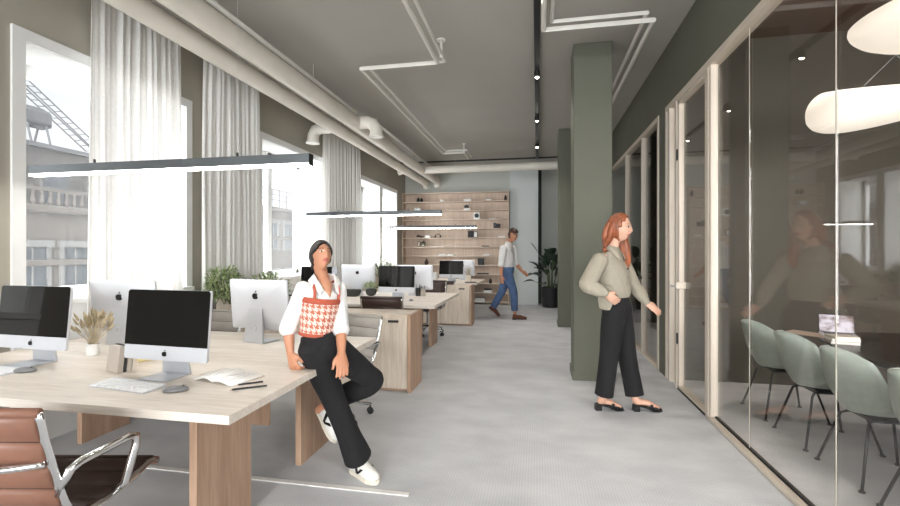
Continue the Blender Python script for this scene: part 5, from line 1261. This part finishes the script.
# trousers
b = B()
limb(b, [(waist + V((0, 0, .005)), .116, .096), (waist.lerp(hip, .5), .136, .108), (hip, .152, .122), (hip - V((0, 0, .06)), .146, .118)], side2, 28)
for hp, kn, an, e in ((hiR, knR, anR, .93), (hiL, knL, anL, .90)):
    limb(b, [(hp + V((0, 0, .01)), .094, .096), (hp.lerp(kn, .45), .09, .096), (hp.lerp(kn, .9), .078, .084), (kn.lerp(an, .3), .074, .080), (kn.lerp(an, .65), .074, .080), (kn.lerp(an, e), .074, .081)], side2, 24, flat_end=True)
remesh(b, 'trousers', M['trouser_black'], W2, .006, 2)
for heel, toe, d in mules:
    s = V((-d.y, d.x, 0)); T = Matrix((V((s.x, s.y, 0, )), V((d.x, d.y, 0)), V((0, 0, 1)))).transposed().to_4x4(); T.translation = V((heel.x, heel.y, 0)) - o0
    b = B(); b.rings([[V((-w, y, z0)), V((w, y, z0)), V((w, y, z1)), V((-w, y, z1))] for y, w, z0, z1 in ((-.012, .022, .046, .058), (.03, .032, .046, .058), (.10, .032, .028, .042), (.15, .042, .003, .02), (.20, .042, .002, .014), (.232, .02, .003, .013))])
    bmesh.ops.transform(b.bm, matrix=T, verts=b.bm.verts); rt = b.obj('sandal', M['sandal'], W2, True)
    b = B().box(-.028, .028, -.016, .036, 0.001, .05, .003); bmesh.ops.transform(b.bm, matrix=T, verts=b.bm.verts); b.obj('heel', M['sandal'], rt)
    for y, zz, hh in ((.125, .022, .062), (.165, .012, .046), (.20, .01, .034)):
        b = B(); n = 10; b.sheet(lambda i, j, y=y, zz=zz, hh=hh: V((-.046 * cos(pi * i), y + (j - .5) * .024 - .012 * (i - .5), zz + hh * .92 * sin(pi * i) ** .55)), n, 2, .004, lambda i, j: V((-cos(pi * i), 0, sin(pi * i))).normalized())
        bmesh.ops.transform(b.bm, matrix=T, verts=b.bm.verts); b.obj('strap', M['sandal'], rt, 2)

# ---------------------------------------------------------------- man walking away by the bookcase
D3 = 9.38; o0 = V((-.66, 9.42, 0)); W3 = person('man in white shirt, blue jeans and brown loafers striding past the bookcase', o0)
hc = at(513, 235.2, D3); s3 = 1.12; fw = V((.62, -.70, -.18)); Rh = frame_from(fw, (-.05, 0, 1))
neck = at(508.5, 244, D3); shR, shL = at(503.5, 247.5, D3 - .16), at(512.5, 247.5, D3 + .16)
side3 = (shL - shR).normalized(); fwd3 = V((side3.y, -side3.x, 0)); fwd3 = fwd3 if fwd3.x > 0 else -fwd3
chest = at(507, 252, D3); waist = at(508, 262, D3); hip = at(507.5, 269, D3)
elR, wrR = at(501.2, 264, D3 - .22), at(501.3, 276, D3 - .26); elL, wrL = at(515.5, 263, D3 + .2), at(522, 271, D3 + .16)
hiR, hiL = at(506.5, 270, D3 - .09), at(509, 270, D3 + .09)
knL, anL = at(501.5, 292, D3 + .08), at(492.5, 308.5, D3 + .10)
knR, anR = at(513.5, 292, D3 - .08), at(514.8, 312, D3 - .06)
b = B(); head_mesh(b, Rh, hc, s3); ears(b, Rh, hc, s3); nk0 = hc + Rh @ V((0, -.03, -.06)) * s3
limb(b, [(nk0, .058, .06), (neck, .058, .058), (neck - V((0, 0, .05)), .08, .06)], side3)
limb(b, [(neck - V((0, 0, .04)), .085, .055), (shR.lerp(shL, .5) - V((0, 0, .03)), .16, .085), (chest, .16, .11), (waist, .14, .10), (hip, .15, .105), (hip - V((0, 0, .08)), .14, .10)], side3, 24)
for sh, el, wr in ((shR, elR, wrR), (shL, elL, wrL)): limb(b, [(sh, .055, .055), (sh.lerp(el, .5), .05, .05), (el, .042, .042), (el.lerp(wr, .35), .043, .04), (wr, .029, .026)])
for hp, kn, an in ((hiR, knR, anR), (hiL, knL, anL)): limb(b, [(hp, .085, .085), (hp.lerp(kn, .5), .072, .072), (kn, .052, .052), (kn.lerp(an, .4), .05, .05), (an, .036, .036), (an - V((0, 0, .04)), .034, .034)])
hand(b, wrR, at(502.2, 284, D3 - .27) - wrR, V((.2, .9, .1)), V((.9, 0, .2)), .19, .35, .08, .2)
hand(b, wrL, at(527, 275, D3 + .15) - wrL, V((-.2, -.9, -.3)), V((.3, 0, .9)), .19, .3, .12, .2)
ob = remesh(b, 'body', FACE('skin1', 'brow'), W3, .0065, 2); paint_face(ob, Rh, hc, s3, 4)
def hg3(d, p):
    if d.z > .50 - .1 * d.y: return .022 + .01 * max(0, d.y)
    if d.y < .10 and d.z > -.45: return .012
    return -.02
b = B(); head_mesh(b, Rh, hc, s3, hg3); remesh(b, 'hair', M['hair_brown'], W3, .006, 1)
b = B()
limb(b, [(neck + V((0, 0, .01)), .072, .072), (neck - V((0, 0, .04)), .12, .085), (shR.lerp(shL, .5) - V((0, 0, .03)), .19, .105), (chest, .180, .135), (waist, .165, .125), (hip + V((0, 0, .035)), .165, .125)], side3, 28)
for sh, el, wr in ((shR, elR, wrR), (shL, elL, wrL)):
    limb(b, [(sh, .076, .074), (sh.lerp(el, .5), .074, .07), (el, .062, .060), (el.lerp(wr, .12), .062, .06)], None, 20); limb(b, [(el.lerp(wr, .02), .064, .062), (el.lerp(wr, .14), .065, .063)], None, 20)
remesh(b, 'shirt', M['shirt_white'], W3, .007, 2)
b = B()
limb(b, [(waist, .15, .115), (hip, .165, .128), (hip - V((0, 0, .08)), .155, .122)], side3, 28)
for hp, kn, an in ((hiR, knR, anR), (hiL, knL, anL)): limb(b, [(hp, .105, .108), (hp.lerp(kn, .5), .092, .098), (kn, .078, .082), (kn.lerp(an, .5), .072, .076), (kn.lerp(an, .93), .066, .070)], side3, 24, flat_end=True)
remesh(b, 'jeans', M['jeans'], W3, .007, 2)
def loafer(parent, heel, d, up):
    R = frame_from(d, up); T = Matrix.Translation(V(heel) - V(parent.location)) @ R.to_4x4()
    b = B(); b.rings(shoe_rings(.28, .095, [(-.005, .6, .07), (.012, .85, .085), (.05, .85, .075), (.10, .85, .068), (.14, .98, .066), (.19, 1.04, .056), (.24, .95, .045), (.275, .55, .032)])); bmesh.ops.translate(b.bm, vec=(0, 0, .012), verts=b.bm.verts); bmesh.ops.transform(b.bm, matrix=T, verts=b.bm.verts)
    rt = b.obj('loafer', M['loafer'], parent, 2)
    b = B(); ol = [(-.01, .03), (.03, .042), (.1, .04), (.18, .05), (.24, .047), (.283, .02)]; b.prism([(w, y) for y, w in ol] + [(-w, y) for y, w in ol[::-1]], 0, .014, lambda a, c, h: (a, c, h)); b.box(-.036, .036, -.01, .07, -.014, 0)
    bmesh.ops.transform(b.bm, matrix=T, verts=b.bm.verts); b.obj('sole', M['leather_dark_or_shaded'], rt)
    b = B().box(-.035, .035, .14, .165, .072, .078, .002); bmesh.ops.transform(b.bm, matrix=T, verts=b.bm.verts); b.obj('strap', M['leather_dark_or_shaded'], rt)
hq = atz(513, 319.5, 0); loafer(W3, V((hq.x, hq.y, .016)), V((.96, -.10, 0)), V((0, 0, 1)))
hq = at(489.5, 307.5, D3 + .12); tq = at(499, 317, D3 + .06); loafer(W3, hq, tq - hq, V((.75, 0, .7)))
